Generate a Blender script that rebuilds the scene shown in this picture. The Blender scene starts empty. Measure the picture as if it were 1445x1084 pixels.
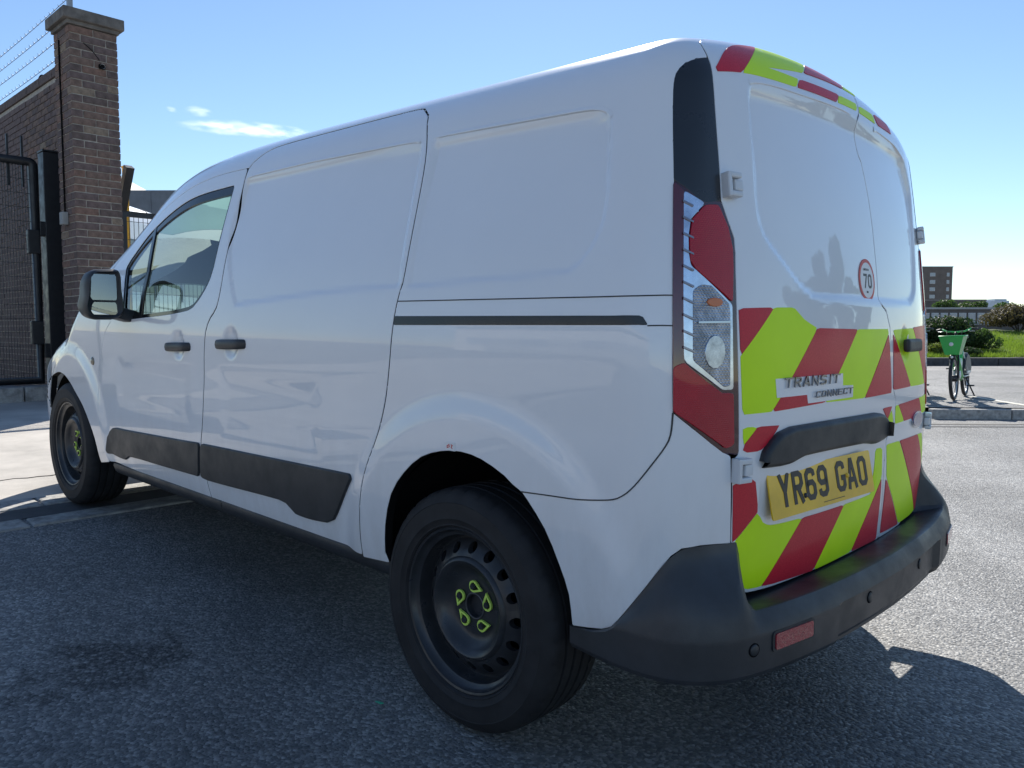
# White panel van seen from its rear left corner, parked across a driveway by a brick gate pillar.
import bpy, bmesh, math, random
import numpy as np
from mathutils import Matrix, Vector

random.seed(7); rng = np.random.default_rng(7)
scene = bpy.context.scene
COL = scene.collection
# ------------------------------------------------------------------ camera
cam_d = bpy.data.cameras.new('camera'); cam = bpy.data.objects.new('camera', cam_d); COL.objects.link(cam)
cam_d.sensor_width = 36; cam_d.lens = 27.80; cam_d.clip_start = .05; cam_d.clip_end = 9000
CAM = (-0.641, 2.267, 1.079)
_m = ((-0.72345, 0.04757, -0.68873), (-0.69037, -0.05053, 0.72169), (-0.00047, 0.99759, 0.06940))
cam.matrix_world = Matrix.Translation(CAM) @ Matrix(_m).to_4x4()
scene.camera = cam
# ------------------------------------------------------------------ sky, sun, exposure
SUN_AZ, SUN_EL = math.radians(50), math.radians(38)          # azimuth to the right of the van's heading (+X)
SUN = Vector((math.cos(SUN_EL) * math.cos(SUN_AZ), -math.cos(SUN_EL) * math.sin(SUN_AZ), math.sin(SUN_EL)))
world = bpy.data.worlds.new('World'); scene.world = world; world.use_nodes = True
wn = world.node_tree; wn.nodes.clear()
sky = wn.nodes.new('ShaderNodeTexSky'); sky.sky_type = 'NISHITA'; sky.sun_disc = False
sky.sun_elevation = SUN_EL; sky.sun_rotation = math.atan2(SUN.x, SUN.y)
sky.altitude = 0; sky.air_density = 1.0; sky.dust_density = 0.05; sky.ozone_density = 3.8
bg = wn.nodes.new('ShaderNodeBackground'); bg.inputs['Strength'].default_value = 0.093
wo = wn.nodes.new('ShaderNodeOutputWorld')
wn.links.new(sky.outputs[0], bg.inputs['Color']); wn.links.new(bg.outputs[0], wo.inputs['Surface'])
sl = bpy.data.lights.new('sun', 'SUN'); sl.energy = 5.0; sl.angle = math.radians(.53); sl.color = (1, .95, .87)
so = bpy.data.objects.new('sun', sl); COL.objects.link(so); so.rotation_euler = SUN.to_track_quat('Z', 'Y').to_euler()
vs = scene.view_settings; vs.view_transform = 'Standard'; vs.look = 'None'; vs.gamma = 1; vs.exposure = 0.68
vs.use_curve_mapping = False
scene.cycles.use_denoising = True
scene.cycles.max_bounces = 8; scene.cycles.transparent_max_bounces = 16; scene.cycles.volume_bounces = 6

# ------------------------------------------------------------------ materials
MATS = {}
def mat(name, col=(.5, .5, .5), rough=.5, metal=0., spec=.5, coat=0., coat_r=.03, noise=0., nscale=6., bump=0., bscale=80.,
        rvar=0., col2=None, emit=None, sub=0.):
    if name in MATS: return MATS[name]
    m = bpy.data.materials.new(name); m.use_nodes = True; nt = m.node_tree; n = nt.nodes; L = nt.links
    b = n['Principled BSDF']
    b.inputs['Base Color'].default_value = (*col, 1); b.inputs['Roughness'].default_value = rough
    b.inputs['Metallic'].default_value = metal; b.inputs['Specular IOR Level'].default_value = spec
    b.inputs['Coat Weight'].default_value = coat; b.inputs['Coat Roughness'].default_value = coat_r
    tc = n.new('ShaderNodeTexCoord')
    if noise > 0 or rvar > 0:
        t = n.new('ShaderNodeTexNoise'); t.inputs['Scale'].default_value = nscale; t.inputs['Detail'].default_value = 6
        t.inputs['Roughness'].default_value = .62; L.new(tc.outputs['Object'], t.inputs['Vector'])
        if noise > 0:
            mx = n.new('ShaderNodeMix'); mx.data_type = 'RGBA'
            c2 = col2 or tuple(max(0, c * (1 - noise)) for c in col)
            c1 = col if col2 else tuple(min(1, c * (1 + noise * .6)) for c in col)
            mx.inputs['A'].default_value = (*c1, 1); mx.inputs['B'].default_value = (*c2, 1)
            mr = n.new('ShaderNodeMapRange'); mr.inputs[1].default_value = .35; mr.inputs[2].default_value = .68
            L.new(t.outputs['Fac'], mr.inputs[0]); L.new(mr.outputs[0], mx.inputs['Factor']); L.new(mx.outputs['Result'], b.inputs['Base Color'])
        if rvar > 0:
            mr = n.new('ShaderNodeMapRange'); mr.inputs[3].default_value = max(0, rough - rvar); mr.inputs[4].default_value = min(1, rough + rvar)
            mr.inputs[1].default_value = .3; mr.inputs[2].default_value = .7
            L.new(t.outputs['Fac'], mr.inputs[0]); L.new(mr.outputs[0], b.inputs['Roughness'])
    if bump > 0:
        t = n.new('ShaderNodeTexNoise'); t.inputs['Scale'].default_value = bscale; t.inputs['Detail'].default_value = 4
        L.new(tc.outputs['Object'], t.inputs['Vector'])
        bm = n.new('ShaderNodeBump'); bm.inputs['Strength'].default_value = bump; bm.inputs['Distance'].default_value = .004
        L.new(t.outputs['Fac'], bm.inputs['Height']); L.new(bm.outputs[0], b.inputs['Normal'])
    MATS[name] = m
    return m
def glass(name, tint=(.50, .68, .65), ior=1.52, rough=0.0):
    m = bpy.data.materials.new(name); m.use_nodes = True; nt = m.node_tree; n = nt.nodes; L = nt.links; n.clear()
    o = n.new('ShaderNodeOutputMaterial'); mx = n.new('ShaderNodeMixShader'); fr = n.new('ShaderNodeFresnel'); fr.inputs[0].default_value = ior
    tr = n.new('ShaderNodeBsdfTransparent'); tr.inputs[0].default_value = (*tint, 1)
    gl = n.new('ShaderNodeBsdfGlossy'); gl.inputs['Roughness'].default_value = rough
    mu = n.new('ShaderNodeMath'); mu.operation = 'MULTIPLY_ADD'; mu.inputs[1].default_value = 1.5; mu.inputs[2].default_value = .01; mu.use_clamp = True
    L.new(fr.outputs[0], mu.inputs[0]); L.new(mu.outputs[0], mx.inputs[0]); L.new(tr.outputs[0], mx.inputs[1]); L.new(gl.outputs[0], mx.inputs[2])
    L.new(mx.outputs[0], o.inputs[0]); MATS[name] = m
    return m
def asphalt(name, base=(.13, .132, .135), chip=(.36, .355, .34), scale=100., worn=None):
    m = bpy.data.materials.new(name); m.use_nodes = True; nt = m.node_tree; n = nt.nodes; L = nt.links; b = n['Principled BSDF']
    tc = n.new('ShaderNodeTexCoord')
    v = n.new('ShaderNodeTexVoronoi'); v.inputs['Scale'].default_value = scale; v.inputs['Randomness'].default_value = 1
    L.new(tc.outputs['Object'], v.inputs['Vector'])
    big = n.new('ShaderNodeTexNoise'); big.inputs['Scale'].default_value = .9; big.inputs['Detail'].default_value = 7; big.inputs['Roughness'].default_value = .6
    L.new(tc.outputs['Object'], big.inputs['Vector'])
    fine = n.new('ShaderNodeTexNoise'); fine.inputs['Scale'].default_value = 260; fine.inputs['Detail'].default_value = 3
    L.new(tc.outputs['Object'], fine.inputs['Vector'])
    sep = n.new('ShaderNodeSeparateColor'); L.new(v.outputs['Color'], sep.inputs[0])
    pw = n.new('ShaderNodeMath'); pw.operation = 'POWER'; pw.inputs[1].default_value = 2.2; L.new(sep.outputs[0], pw.inputs[0])
    c1 = n.new('ShaderNodeMix'); c1.data_type = 'RGBA'; c1.inputs['A'].default_value = (*base, 1); c1.inputs['B'].default_value = (*chip, 1)
    L.new(pw.outputs[0], c1.inputs['Factor'])
    edge = n.new('ShaderNodeMapRange'); edge.inputs[1].default_value = .0; edge.inputs[2].default_value = .75; edge.inputs[3].default_value = 1; edge.inputs[4].default_value = 0
    L.new(v.outputs['Distance'], edge.inputs[0])
    bigr = n.new('ShaderNodeMapRange'); bigr.inputs[1].default_value = .3; bigr.inputs[2].default_value = .72; bigr.inputs[3].default_value = .62; bigr.inputs[4].default_value = 1.3
    L.new(big.outputs['Fac'], bigr.inputs[0])
    c2 = n.new('ShaderNodeMix'); c2.data_type = 'RGBA'; c2.blend_type = 'MULTIPLY'; c2.inputs['Factor'].default_value = 1
    L.new(c1.outputs['Result'], c2.inputs['A']); L.new(bigr.outputs[0], c2.inputs['B'])
    # dark oil spots and pale dusty scuffs with shapes of their own
    def spots(scale, lo, hi, col, amt, prev, stretch=(1, 1, 1)):
        mp = n.new('ShaderNodeMapping'); mp.inputs['Scale'].default_value = stretch; L.new(tc.outputs['Object'], mp.inputs[0])
        t = n.new('ShaderNodeTexNoise'); t.inputs['Scale'].default_value = scale; t.inputs['Detail'].default_value = 8; t.inputs['Roughness'].default_value = .68; L.new(mp.outputs[0], t.inputs['Vector'])
        r = n.new('ShaderNodeMapRange'); r.inputs[1].default_value = lo; r.inputs[2].default_value = hi; r.inputs[3].default_value = 0; r.inputs[4].default_value = amt; L.new(t.outputs['Fac'], r.inputs[0])
        m_ = n.new('ShaderNodeMix'); m_.data_type = 'RGBA'; m_.inputs['B'].default_value = (*col, 1); L.new(r.outputs[0], m_.inputs['Factor']); L.new(prev, m_.inputs['A']); return m_.outputs['Result']
    cc = spots(2.3, .60, .72, (.035, .036, .04), .65, c2.outputs['Result']); cc = spots(1.1, .58, .75, (.36, .35, .33), .45, cc, (.5, 1.6, 1)); cc = spots(14., .66, .74, (.04, .04, .045), .6, cc)
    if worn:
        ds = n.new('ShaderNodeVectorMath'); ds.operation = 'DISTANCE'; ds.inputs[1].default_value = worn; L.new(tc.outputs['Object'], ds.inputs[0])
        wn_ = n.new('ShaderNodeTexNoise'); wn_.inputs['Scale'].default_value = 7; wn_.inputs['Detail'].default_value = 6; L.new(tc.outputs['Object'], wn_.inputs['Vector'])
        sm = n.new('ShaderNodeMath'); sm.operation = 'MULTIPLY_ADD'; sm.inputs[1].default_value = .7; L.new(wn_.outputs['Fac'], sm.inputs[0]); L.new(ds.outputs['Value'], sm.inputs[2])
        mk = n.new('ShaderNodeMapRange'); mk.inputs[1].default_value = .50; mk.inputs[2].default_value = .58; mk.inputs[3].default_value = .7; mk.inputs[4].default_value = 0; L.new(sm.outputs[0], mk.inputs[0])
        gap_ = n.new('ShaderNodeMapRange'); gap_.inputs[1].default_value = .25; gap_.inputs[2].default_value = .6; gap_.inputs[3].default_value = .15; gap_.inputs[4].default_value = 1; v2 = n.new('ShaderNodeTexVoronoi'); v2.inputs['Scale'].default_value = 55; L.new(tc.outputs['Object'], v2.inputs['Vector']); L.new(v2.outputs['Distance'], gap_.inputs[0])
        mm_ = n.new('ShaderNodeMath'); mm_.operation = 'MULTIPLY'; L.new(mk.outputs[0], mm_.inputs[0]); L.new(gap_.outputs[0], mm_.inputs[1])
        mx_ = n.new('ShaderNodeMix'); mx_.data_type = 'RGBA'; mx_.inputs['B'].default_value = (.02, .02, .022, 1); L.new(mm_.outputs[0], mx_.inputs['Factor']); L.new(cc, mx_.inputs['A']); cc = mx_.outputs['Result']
    L.new(cc, b.inputs['Base Color'])
    ad = n.new('ShaderNodeMath'); ad.operation = 'MULTIPLY_ADD'; ad.inputs[1].default_value = .35; L.new(fine.outputs['Fac'], ad.inputs[0]); L.new(edge.outputs[0], ad.inputs[2])
    ad2 = n.new('ShaderNodeMath'); ad2.operation = 'MULTIPLY_ADD'; ad2.inputs[1].default_value = .8; L.new(sep.outputs[1], ad2.inputs[0]); L.new(ad.outputs[0], ad2.inputs[2])
    bm = n.new('ShaderNodeBump'); bm.inputs['Strength'].default_value = .9; bm.inputs['Distance'].default_value = .0042
    L.new(ad2.outputs[0], bm.inputs['Height']); L.new(bm.outputs[0], b.inputs['Normal'])
    rr = n.new('ShaderNodeMapRange'); rr.inputs[3].default_value = .5; rr.inputs[4].default_value = .9; L.new(sep.outputs[2], rr.inputs[0]); L.new(rr.outputs[0], b.inputs['Roughness'])
    b.inputs['Specular IOR Level'].default_value = .38
    MATS[name] = m
    return m
paint = mat('white_paint', (.82, .835, .86), .32, coat=1., coat_r=.02, noise=.015, nscale=3, rvar=.03)
def grime(m, zlo, zhi, col, amt):
    nt = m.node_tree; n = nt.nodes; L = nt.links; b = n['Principled BSDF']; src = b.inputs['Base Color'].links[0].from_socket
    tc = n.new('ShaderNodeTexCoord'); sp = n.new('ShaderNodeSeparateXYZ'); L.new(tc.outputs['Object'], sp.inputs[0])
    h = n.new('ShaderNodeMapRange'); h.inputs[1].default_value = zlo; h.inputs[2].default_value = zhi; h.inputs[3].default_value = 1; h.inputs[4].default_value = 0; L.new(sp.outputs['Z'], h.inputs[0])
    mp = n.new('ShaderNodeMapping'); mp.inputs['Scale'].default_value = (7, 7, 2.2); L.new(tc.outputs['Object'], mp.inputs[0])
    t = n.new('ShaderNodeTexNoise'); t.inputs['Scale'].default_value = 1.6; t.inputs['Detail'].default_value = 9; t.inputs['Roughness'].default_value = .7; L.new(mp.outputs[0], t.inputs['Vector'])
    r = n.new('ShaderNodeMapRange'); r.inputs[1].default_value = .35; r.inputs[2].default_value = .75; L.new(t.outputs['Fac'], r.inputs[0])
    f = n.new('ShaderNodeMath'); f.operation = 'MULTIPLY'; L.new(h.outputs[0], f.inputs[0]); L.new(r.outputs[0], f.inputs[1])
    g = n.new('ShaderNodeMath'); g.operation = 'MULTIPLY'; g.inputs[1].default_value = amt; L.new(f.outputs[0], g.inputs[0])
    mx = n.new('ShaderNodeMix'); mx.data_type = 'RGBA'; mx.inputs['B'].default_value = (*col, 1); L.new(g.outputs[0], mx.inputs['Factor']); L.new(src, mx.inputs['A']); L.new(mx.outputs['Result'], b.inputs['Base Color'])
    c = n.new('ShaderNodeMath'); c.operation = 'MULTIPLY_ADD'; c.inputs[1].default_value = -.8; c.inputs[2].default_value = 1; L.new(g.outputs[0], c.inputs[0]); L.new(c.outputs[0], b.inputs['Coat Weight'])
grime(paint, .35, .85, (.36, .33, .29), .40)
plastic = mat('dark_plastic', (.030, .033, .037), .48, spec=.5, noise=.25, nscale=9, bump=.12, bscale=900, rvar=.1)
gloss_black = mat('gloss_black', (.012, .013, .016), .12, spec=.5)
void = mat('dark_void', (.008, .008, .009), .9, spec=.1, noise=.1)
rubber = mat('tyre_rubber', (.022, .022, .024), .72, spec=.35, noise=.3, nscale=14, bump=.1, bscale=300)
steel = mat('black_steel', (.030, .032, .036), .34, spec=.5, noise=.3, nscale=18, rvar=.1)
chrome = mat('chrome', (.55, .57, .60), .16, metal=1., noise=.05, nscale=20)
red_lens = mat('red_lens', (.42, .003, .020), .14, spec=.3, coat=.55, noise=.15, nscale=5)
red_dark = mat('dark_red_lens', (.10, .006, .014), .10, spec=.6, coat=1., noise=.1, nscale=30)
clear_lens = mat('clear_lens', (.42, .45, .50), .10, metal=.75, coat=1., noise=.5, nscale=34)
orange_lens = mat('orange_bulb', (.65, .16, .03), .2, coat=.6, noise=.1)
fluo = mat('fluorescent_yellow', (.66, .98, .006), .45, spec=.25, coat=.12, coat_r=.15, noise=.05, nscale=5, bump=.03, bscale=500)
refl_red = mat('reflective_red', (.60, .013, .034), .42, spec=.3, coat=.15, coat_r=.1, noise=.12, nscale=260, rvar=.08)
plate_y = mat('plate_yellow', (.86, .52, .006), .3, coat=.5, coat_r=.08, noise=.14, nscale=9)
ink = mat('black_ink', (.014, .015, .019), .4, noise=.1)
white_print = mat('white_print', (.8, .8, .8), .4, noise=.03)
red_print = mat('red_print', (.62, .05, .04), .4, noise=.05)
nut_green = mat('nut_indicator_green', (.62, .86, .14), .5, noise=.1)
win_glass = glass('tinted_window_glass')
def ribs(m, scale, strength):
    nt = m.node_tree; n = nt.nodes; L = nt.links; tc = n.new('ShaderNodeTexCoord'); a = []
    for ax in ('Z', 'DIAGONAL'):
        w = n.new('ShaderNodeTexWave'); w.bands_direction = ax; w.inputs['Scale'].default_value = scale; w.inputs['Distortion'].default_value = .4; L.new(tc.outputs['Object'], w.inputs['Vector']); a.append(w)
    ad = n.new('ShaderNodeMath'); L.new(a[0].outputs['Fac'], ad.inputs[0]); L.new(a[1].outputs['Fac'], ad.inputs[1])
    bm = n.new('ShaderNodeBump'); bm.inputs['Strength'].default_value = strength; bm.inputs['Distance'].default_value = .003; L.new(ad.outputs[0], bm.inputs['Height']); L.new(bm.outputs[0], n['Principled BSDF'].inputs['Normal'])
ribs(clear_lens, 55, .6); ribs(red_lens, 70, .18)
badge_metal = mat('badge_metal', (.24, .25, .27), .22, metal=1., noise=.1)
headlight_m = mat('headlight_lens', (.50, .53, .56), .08, spec=.6, coat=1., noise=.2, nscale=6)
interior = mat('interior_grey', (.06, .062, .066), .7, noise=.2)
dash_m = mat('dash_grey', (.20, .21, .22), .45, noise=.15)
seat_m = mat('seat_fabric', (.035, .036, .042), .9, noise=.3, bump=.2)
blue_badge = mat('badge_blue', (.01, .05, .20), .15, coat=1., noise=.05)

# ------------------------------------------------------------------ object helpers
def link(name, me, material=None, parent=None, loc=None, rot=None):
    o = bpy.data.objects.new(name, me); COL.objects.link(o)
    if me is not None and material is not None and not me.materials: me.materials.append(material)
    if parent is not None: o.parent = parent
    if loc is not None: o.location = loc
    if rot is not None: o.rotation_euler = rot
    return o
def tag(o, label=None, cat=None, group=None, kind=None):
    if label: o['label'] = label
    if cat: o['category'] = cat
    if group: o['group'] = group
    if kind: o['kind'] = kind
    return o
def empty(name, loc=(0, 0, 0), rot=(0, 0, 0), label=None, cat=None, group=None):
    o = bpy.data.objects.new(name, None); COL.objects.link(o); o.location = loc; o.rotation_euler = rot; o.empty_display_size = .1
    return tag(o, label, cat, group)
class MB:
    """collects simple solids into one mesh"""
    def __init__(s): s.v = []; s.f = []; s.sm = []
    def add(s, v, f, smooth=False):
        k = len(s.v); s.v += [tuple(p) for p in v]; s.f += [tuple(i + k for i in q) for q in f]; s.sm += [smooth] * len(f); return s
    def box(s, c, d, R=None, ch=0.):
        hx, hy, hz = d[0] / 2, d[1] / 2, d[2] / 2; ch = min(ch, hx * .9, hy * .9, hz * .9); c = Vector(c)
        if ch <= 0:
            v = [Vector((x, y, z)) for x in (-hx, hx) for y in (-hy, hy) for z in (-hz, hz)]
            f = [(0, 1, 3, 2), (4, 6, 7, 5), (0, 4, 5, 1), (2, 3, 7, 6), (0, 2, 6, 4), (1, 5, 7, 3)]
        else:
            bm = bmesh.new(); bmesh.ops.create_cube(bm, size=1)
            for q in bm.verts: q.co = Vector((q.co.x * d[0], q.co.y * d[1], q.co.z * d[2]))
            bmesh.ops.bevel(bm, geom=bm.edges[:], offset=ch, segments=2, affect='EDGES', profile=.6)
            bm.verts.index_update(); v = [q.co.copy() for q in bm.verts]; f = [tuple(x.index for x in q.verts) for q in bm.faces]; bm.free()
        if R is not None: v = [R @ p for p in v]
        return s.add([p + c for p in v], f)
    def tube(s, pts, r, n=8, cap=True, closed=False):
        pts = [Vector(p) for p in pts]; rs = r if isinstance(r, (list, tuple)) else [r] * len(pts); m = len(pts); V = []; prev = None
        for i, p in enumerate(pts):
            a = pts[i - 1] if (i or closed) else pts[i]; b = pts[(i + 1) % m] if (i < m - 1 or closed) else pts[i]
            t = (b - a).normalized() if (b - a).length > 1e-9 else Vector((0, 0, 1))
            if prev is None:
                u = t.orthogonal().normalized()
            else:
                u = (prev - t * prev.dot(t)); u = u.normalized() if u.length > 1e-6 else t.orthogonal().normalized()
            prev = u; w = t.cross(u)
            V += [p + (u * math.cos(2 * math.pi * k / n) + w * math.sin(2 * math.pi * k / n)) * rs[i] for k in range(n)]
        F = []
        for i in range(m if closed else m - 1):
            j = (i + 1) % m
            F += [(i * n + k, i * n + (k + 1) % n, j * n + (k + 1) % n, j * n + k) for k in range(n)]
        s.add(V, F, True)
        if cap and not closed:
            k0 = len(s.v) - len(V); s.f += [tuple(k0 + k for k in reversed(range(n))), tuple(k0 + (m - 1) * n + k for k in range(n))]; s.sm += [False, False]
        return s
    def lathe(s, prof, n=48, axis='y', c=(0, 0, 0), closed=False, smooth=True):
        V = []; c = Vector(c)
        for a in range(n):
            t = 2 * math.pi * a / n; ca, sa = math.cos(t), math.sin(t)
            for (r, h) in prof:
                V.append(c + (Vector((r * ca, h, r * sa)) if axis == 'y' else Vector((r * ca, r * sa, h)) if axis == 'z' else Vector((h, r * ca, r * sa))))
        m = len(prof); F = []
        for a in range(n):
            b = (a + 1) % n
            for i in range(m if closed else m - 1):
                j = (i + 1) % m; F.append((a * m + i, a * m + j, b * m + j, b * m + i))
        return s.add(V, F, smooth)
    def prism(s, poly, z0, z1, M=None):
        n = len(poly); v = [Vector((x, y, z0)) for x, y in poly] + [Vector((x, y, z1)) for x, y in poly]
        if M is not None: v = [M @ p for p in v]
        return s.add(v, [tuple(reversed(range(n))), tuple(range(n, 2 * n))] + [(i, (i + 1) % n, (i + 1) % n + n, i + n) for i in range(n)])
    def ribbon(s, pts, w, h0, h1, M, closed=False):
        """mitred flat stroke with thickness, in the plane of M"""
        p = [Vector((a, b)) for a, b in pts]; n = len(p); Lf = []; Rt = []
        for i in range(n):
            a = p[i - 1] if (i or closed) else None; b = p[(i + 1) % n] if (i < n - 1 or closed) else None
            d1 = (p[i] - a).normalized() if a is not None else None; d2 = (b - p[i]).normalized() if b is not None else None
            if d1 is None: d1 = d2
            if d2 is None: d2 = d1
            t = (d1 + d2); t = t.normalized() if t.length > 1e-6 else d1
            nn = Vector((-t.y, t.x)); k = w / 2 / max(.45, nn.dot(Vector((-d1.y, d1.x))))
            Lf.append(p[i] + nn * k); Rt.append(p[i] - nn * k)
        V = []
        for i in range(n):
            for q, h in ((Lf[i], h0), (Rt[i], h0), (Rt[i], h1), (Lf[i], h1)): V.append(M @ Vector((q.x, q.y, h)))
        F = []
        for i in range(n if closed else n - 1):
            j = (i + 1) % n
            F += [(i * 4 + k, i * 4 + (k + 1) % 4, j * 4 + (k + 1) % 4, j * 4 + k) for k in range(4)]
        if not closed: F += [(3, 2, 1, 0), tuple((n - 1) * 4 + k for k in range(4))]
        return s.add(V, F)
    def mesh(s, name='m', fix=True):
        me = bpy.data.meshes.new(name); me.from_pydata(s.v, [], s.f); me.polygons.foreach_set('use_smooth', s.sm)
        if fix:
            bm = bmesh.new(); bm.from_mesh(me); bmesh.ops.recalc_face_normals(bm, faces=bm.faces); bm.to_mesh(me); bm.free()
        me.update(); return me
    def build(s, name, material, parent=None, loc=None, rot=None, sharp=None):
        me = s.mesh(name)
        if sharp: me.set_sharp_from_angle(angle=math.radians(sharp))
        return link(name, me, material, parent, loc, rot)
def copy_tree(o, parent=None):
    c = o.copy(); COL.objects.link(c); c.parent = parent
    for ch in list(o.children): copy_tree(ch, c)
    return c

# ================================================================== the van's outer surface
# one smooth implicit body (metres, x forward, y left, z up); panels are patches lifted onto it
def spl(xs,ys):
    xs=np.array(xs,float);ys=np.array(ys,float)
    # monotone-ish cubic (pchip-like via finite differences), dense table
    h=np.diff(xs);d=np.diff(ys)/h;m=np.zeros(len(xs))
    m[1:-1]=(d[:-1]*h[1:]+d[1:]*h[:-1])/(h[:-1]+h[1:])*np.where(d[:-1]*d[1:]>0,1,.5)
    m[0]=d[0];m[-1]=d[-1]
    X=np.linspace(xs[0],xs[-1],1200);i=np.clip(np.searchsorted(xs,X)-1,0,len(h)-1)
    t=(X-xs[i])/h[i]
    Y=(2*t**3-3*t**2+1)*ys[i]+(t**3-2*t**2+t)*h[i]*m[i]+(-2*t**3+3*t**2)*ys[i+1]+(t**3-t**2)*h[i]*m[i+1]
    return lambda q:np.interp(q,X,Y)
def sst(a,b,x):
    t=np.clip((x-a)/(b-a),0,1);return t*t*(3-2*t)
PW=spl([.15,.25,.33,.40,.50,.60,.72,.85,.97,1.03,1.10,1.17,1.24,1.36,1.5,1.62,1.72,1.82,1.95],
       [.79,.825,.850,.868,.882,.890,.893,.893,.897,.898,.894,.887,.877,.854,.822,.792,.765,.735,.69])
RWC=(.845,.35,.43); FWC=(3.875,.405,.415)
def Ws(x,z):
    y=PW(z)-.022*np.clip((1.3-x)/1.1,0,2)**2-.085*np.clip((x-2.9)/1.8,0,2)**2.2-.065*sst(2.5,3.5,x)*sst(1.12,1.6,z)
    for (cx,cz,r) in (RWC,FWC):
        d=np.hypot(x-cx,z-cz); y=y+.014*(1-sst(r+.06,r+.15,d))*sst(.2,.35,z)
    return y
RZ=spl([.2,.45,.62,.75,.9,1.0,1.1,1.2,1.4,1.55,1.66,1.74,1.8,1.9],
       [.19,.178,.168,.165,.168,.174,.182,.192,.218,.240,.258,.274,.290,.33])
def Xr(y,z):
    a=np.abs(y); return RZ(z)+.085*a**2+.35*np.clip(a-.48,0,2)**2
ZT=spl([.0,.25,.4,.6,1.0,1.6,2.1,2.45,2.7,2.9,3.05,3.2,3.4,3.6,3.8,3.93,4.05,4.2,4.4,4.55,4.66,4.74],
       [1.752,1.807,1.821,1.824,1.828,1.834,1.836,1.826,1.805,1.768,1.722,1.655,1.552,1.445,1.32,1.225,1.13,1.085,1.02,.95,.86,.74])
def Zt(x,y):
    a=np.abs(y)
    return ZT(x+.10*a**2*sst(2.6,3.2,x))-.075*(a/.7)**2.2
XF=spl([.15,.3,.5,.7,.85,.95,1.1],[4.66,4.70,4.72,4.70,4.65,4.58,4.4])
def Xf(y,z): return XF(z)-.20*np.abs(y)**2.4
def rmax(a,b,r,p=2.3):
    u=np.maximum(a+r,0);v=np.maximum(b+r,0)
    return np.minimum(-r,np.maximum(a,b))+(u**p+v**p)**(1/p)
def F0(x,y,z):
    s=np.abs(y)-Ws(x,z); r=Xr(y,z)-x; t=(z-Zt(x,y))*.9; fr=x-Xf(y,z)
    g=rmax(s,r,.11); g=rmax(g,t,.10); g=rmax(g,fr,.16)
    return g
def Fp(p,F=F0): return F(p[:,0],p[:,1],p[:,2])
def shoot(b,d,F=F0,t0=0,t1=3,n=22):
    # last crossing from outside: march from far toward b
    b=np.broadcast_to(b,d.shape);lo=np.full(len(d),t0,float);hi=np.full(len(d),t1,float)
    ts=np.linspace(t1,t0,n);found=np.zeros(len(d),bool);prev=ts[0]
    for t in ts[1:]:
        ins=(Fp(b+d*t,F)<0)&~found
        lo[ins]=t;hi[ins]=prev;found|=ins;prev=t
    for _ in range(26):
        m=(lo+hi)/2;ins=Fp(b+d*m[:,None],F)<0
        lo=np.where(ins,m,lo);hi=np.where(ins,hi,m)
    return b+d*((lo+hi)/2)[:,None],found
def normal(p,F=F0,e=2e-3):
    n=np.stack([Fp(p+np.eye(3)[i]*e,F)-Fp(p-np.eye(3)[i]*e,F) for i in range(3)],-1)
    return n/np.linalg.norm(n,axis=1,keepdims=True)
# maps
SC=.85
def m_side(q):   # (x,s) s=angle*SC about axis y=0,z=.95 ; s=0 -> +y
    th=q[:,1]/SC; z=0*th
    return np.stack([q[:,0],z,z+.95],-1),np.stack([z,np.cos(th),np.sin(th)],-1)
def u_side(p): return np.stack([p[:,0],np.arctan2(p[:,2]-.95,p[:,1])*SC],-1)
def m_rear(q):   # (y,s) about axis x=1.1,z=.95 ; s=0 -> -x
    th=q[:,1]/SC; z=0*th
    return np.stack([z+1.1,q[:,0],z+.95],-1),np.stack([-np.cos(th),z,np.sin(th)],-1)
def u_rear(p): return np.stack([p[:,1],np.arctan2(p[:,2]-.95,1.1-p[:,0])*SC],-1)
def m_corn(q):   # (s,z) about vertical axis x=.75,y=0 ; s>0 left
    th=q[:,0]/SC; z=0*th
    return np.stack([z+.75,z,q[:,1]],-1),np.stack([-np.cos(th),np.sin(th),z],-1)
def u_corn(p): return np.stack([np.arctan2(p[:,1],.75-p[:,0])*SC,p[:,2]],-1)
MAPS=dict(side=(m_side,u_side),rear=(m_rear,u_rear),corn=(m_corn,u_corn))
def surf(q,kind,F=F0):
    b,d=MAPS[kind][0](np.asarray(q,float)); return shoot(b,d,F)[0]
def m_fc(q):     # (s,z) about vertical axis x=3.75 ; front end, s>0 left
    th=q[:,0]/SC; z=0*th
    return np.stack([z+3.75,z,q[:,1]],-1),np.stack([np.cos(th),np.sin(th),z],-1)
def m_fr(q):     # (y,s) about axis x=3.6,z=.5 ; bonnet
    th=q[:,1]/SC; z=0*th
    return np.stack([z+3.6,q[:,0],z+.5],-1),np.stack([np.cos(th),z,np.sin(th)],-1)
MAPS['fc']=(m_fc,None); MAPS['fr']=(m_fr,None)
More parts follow.
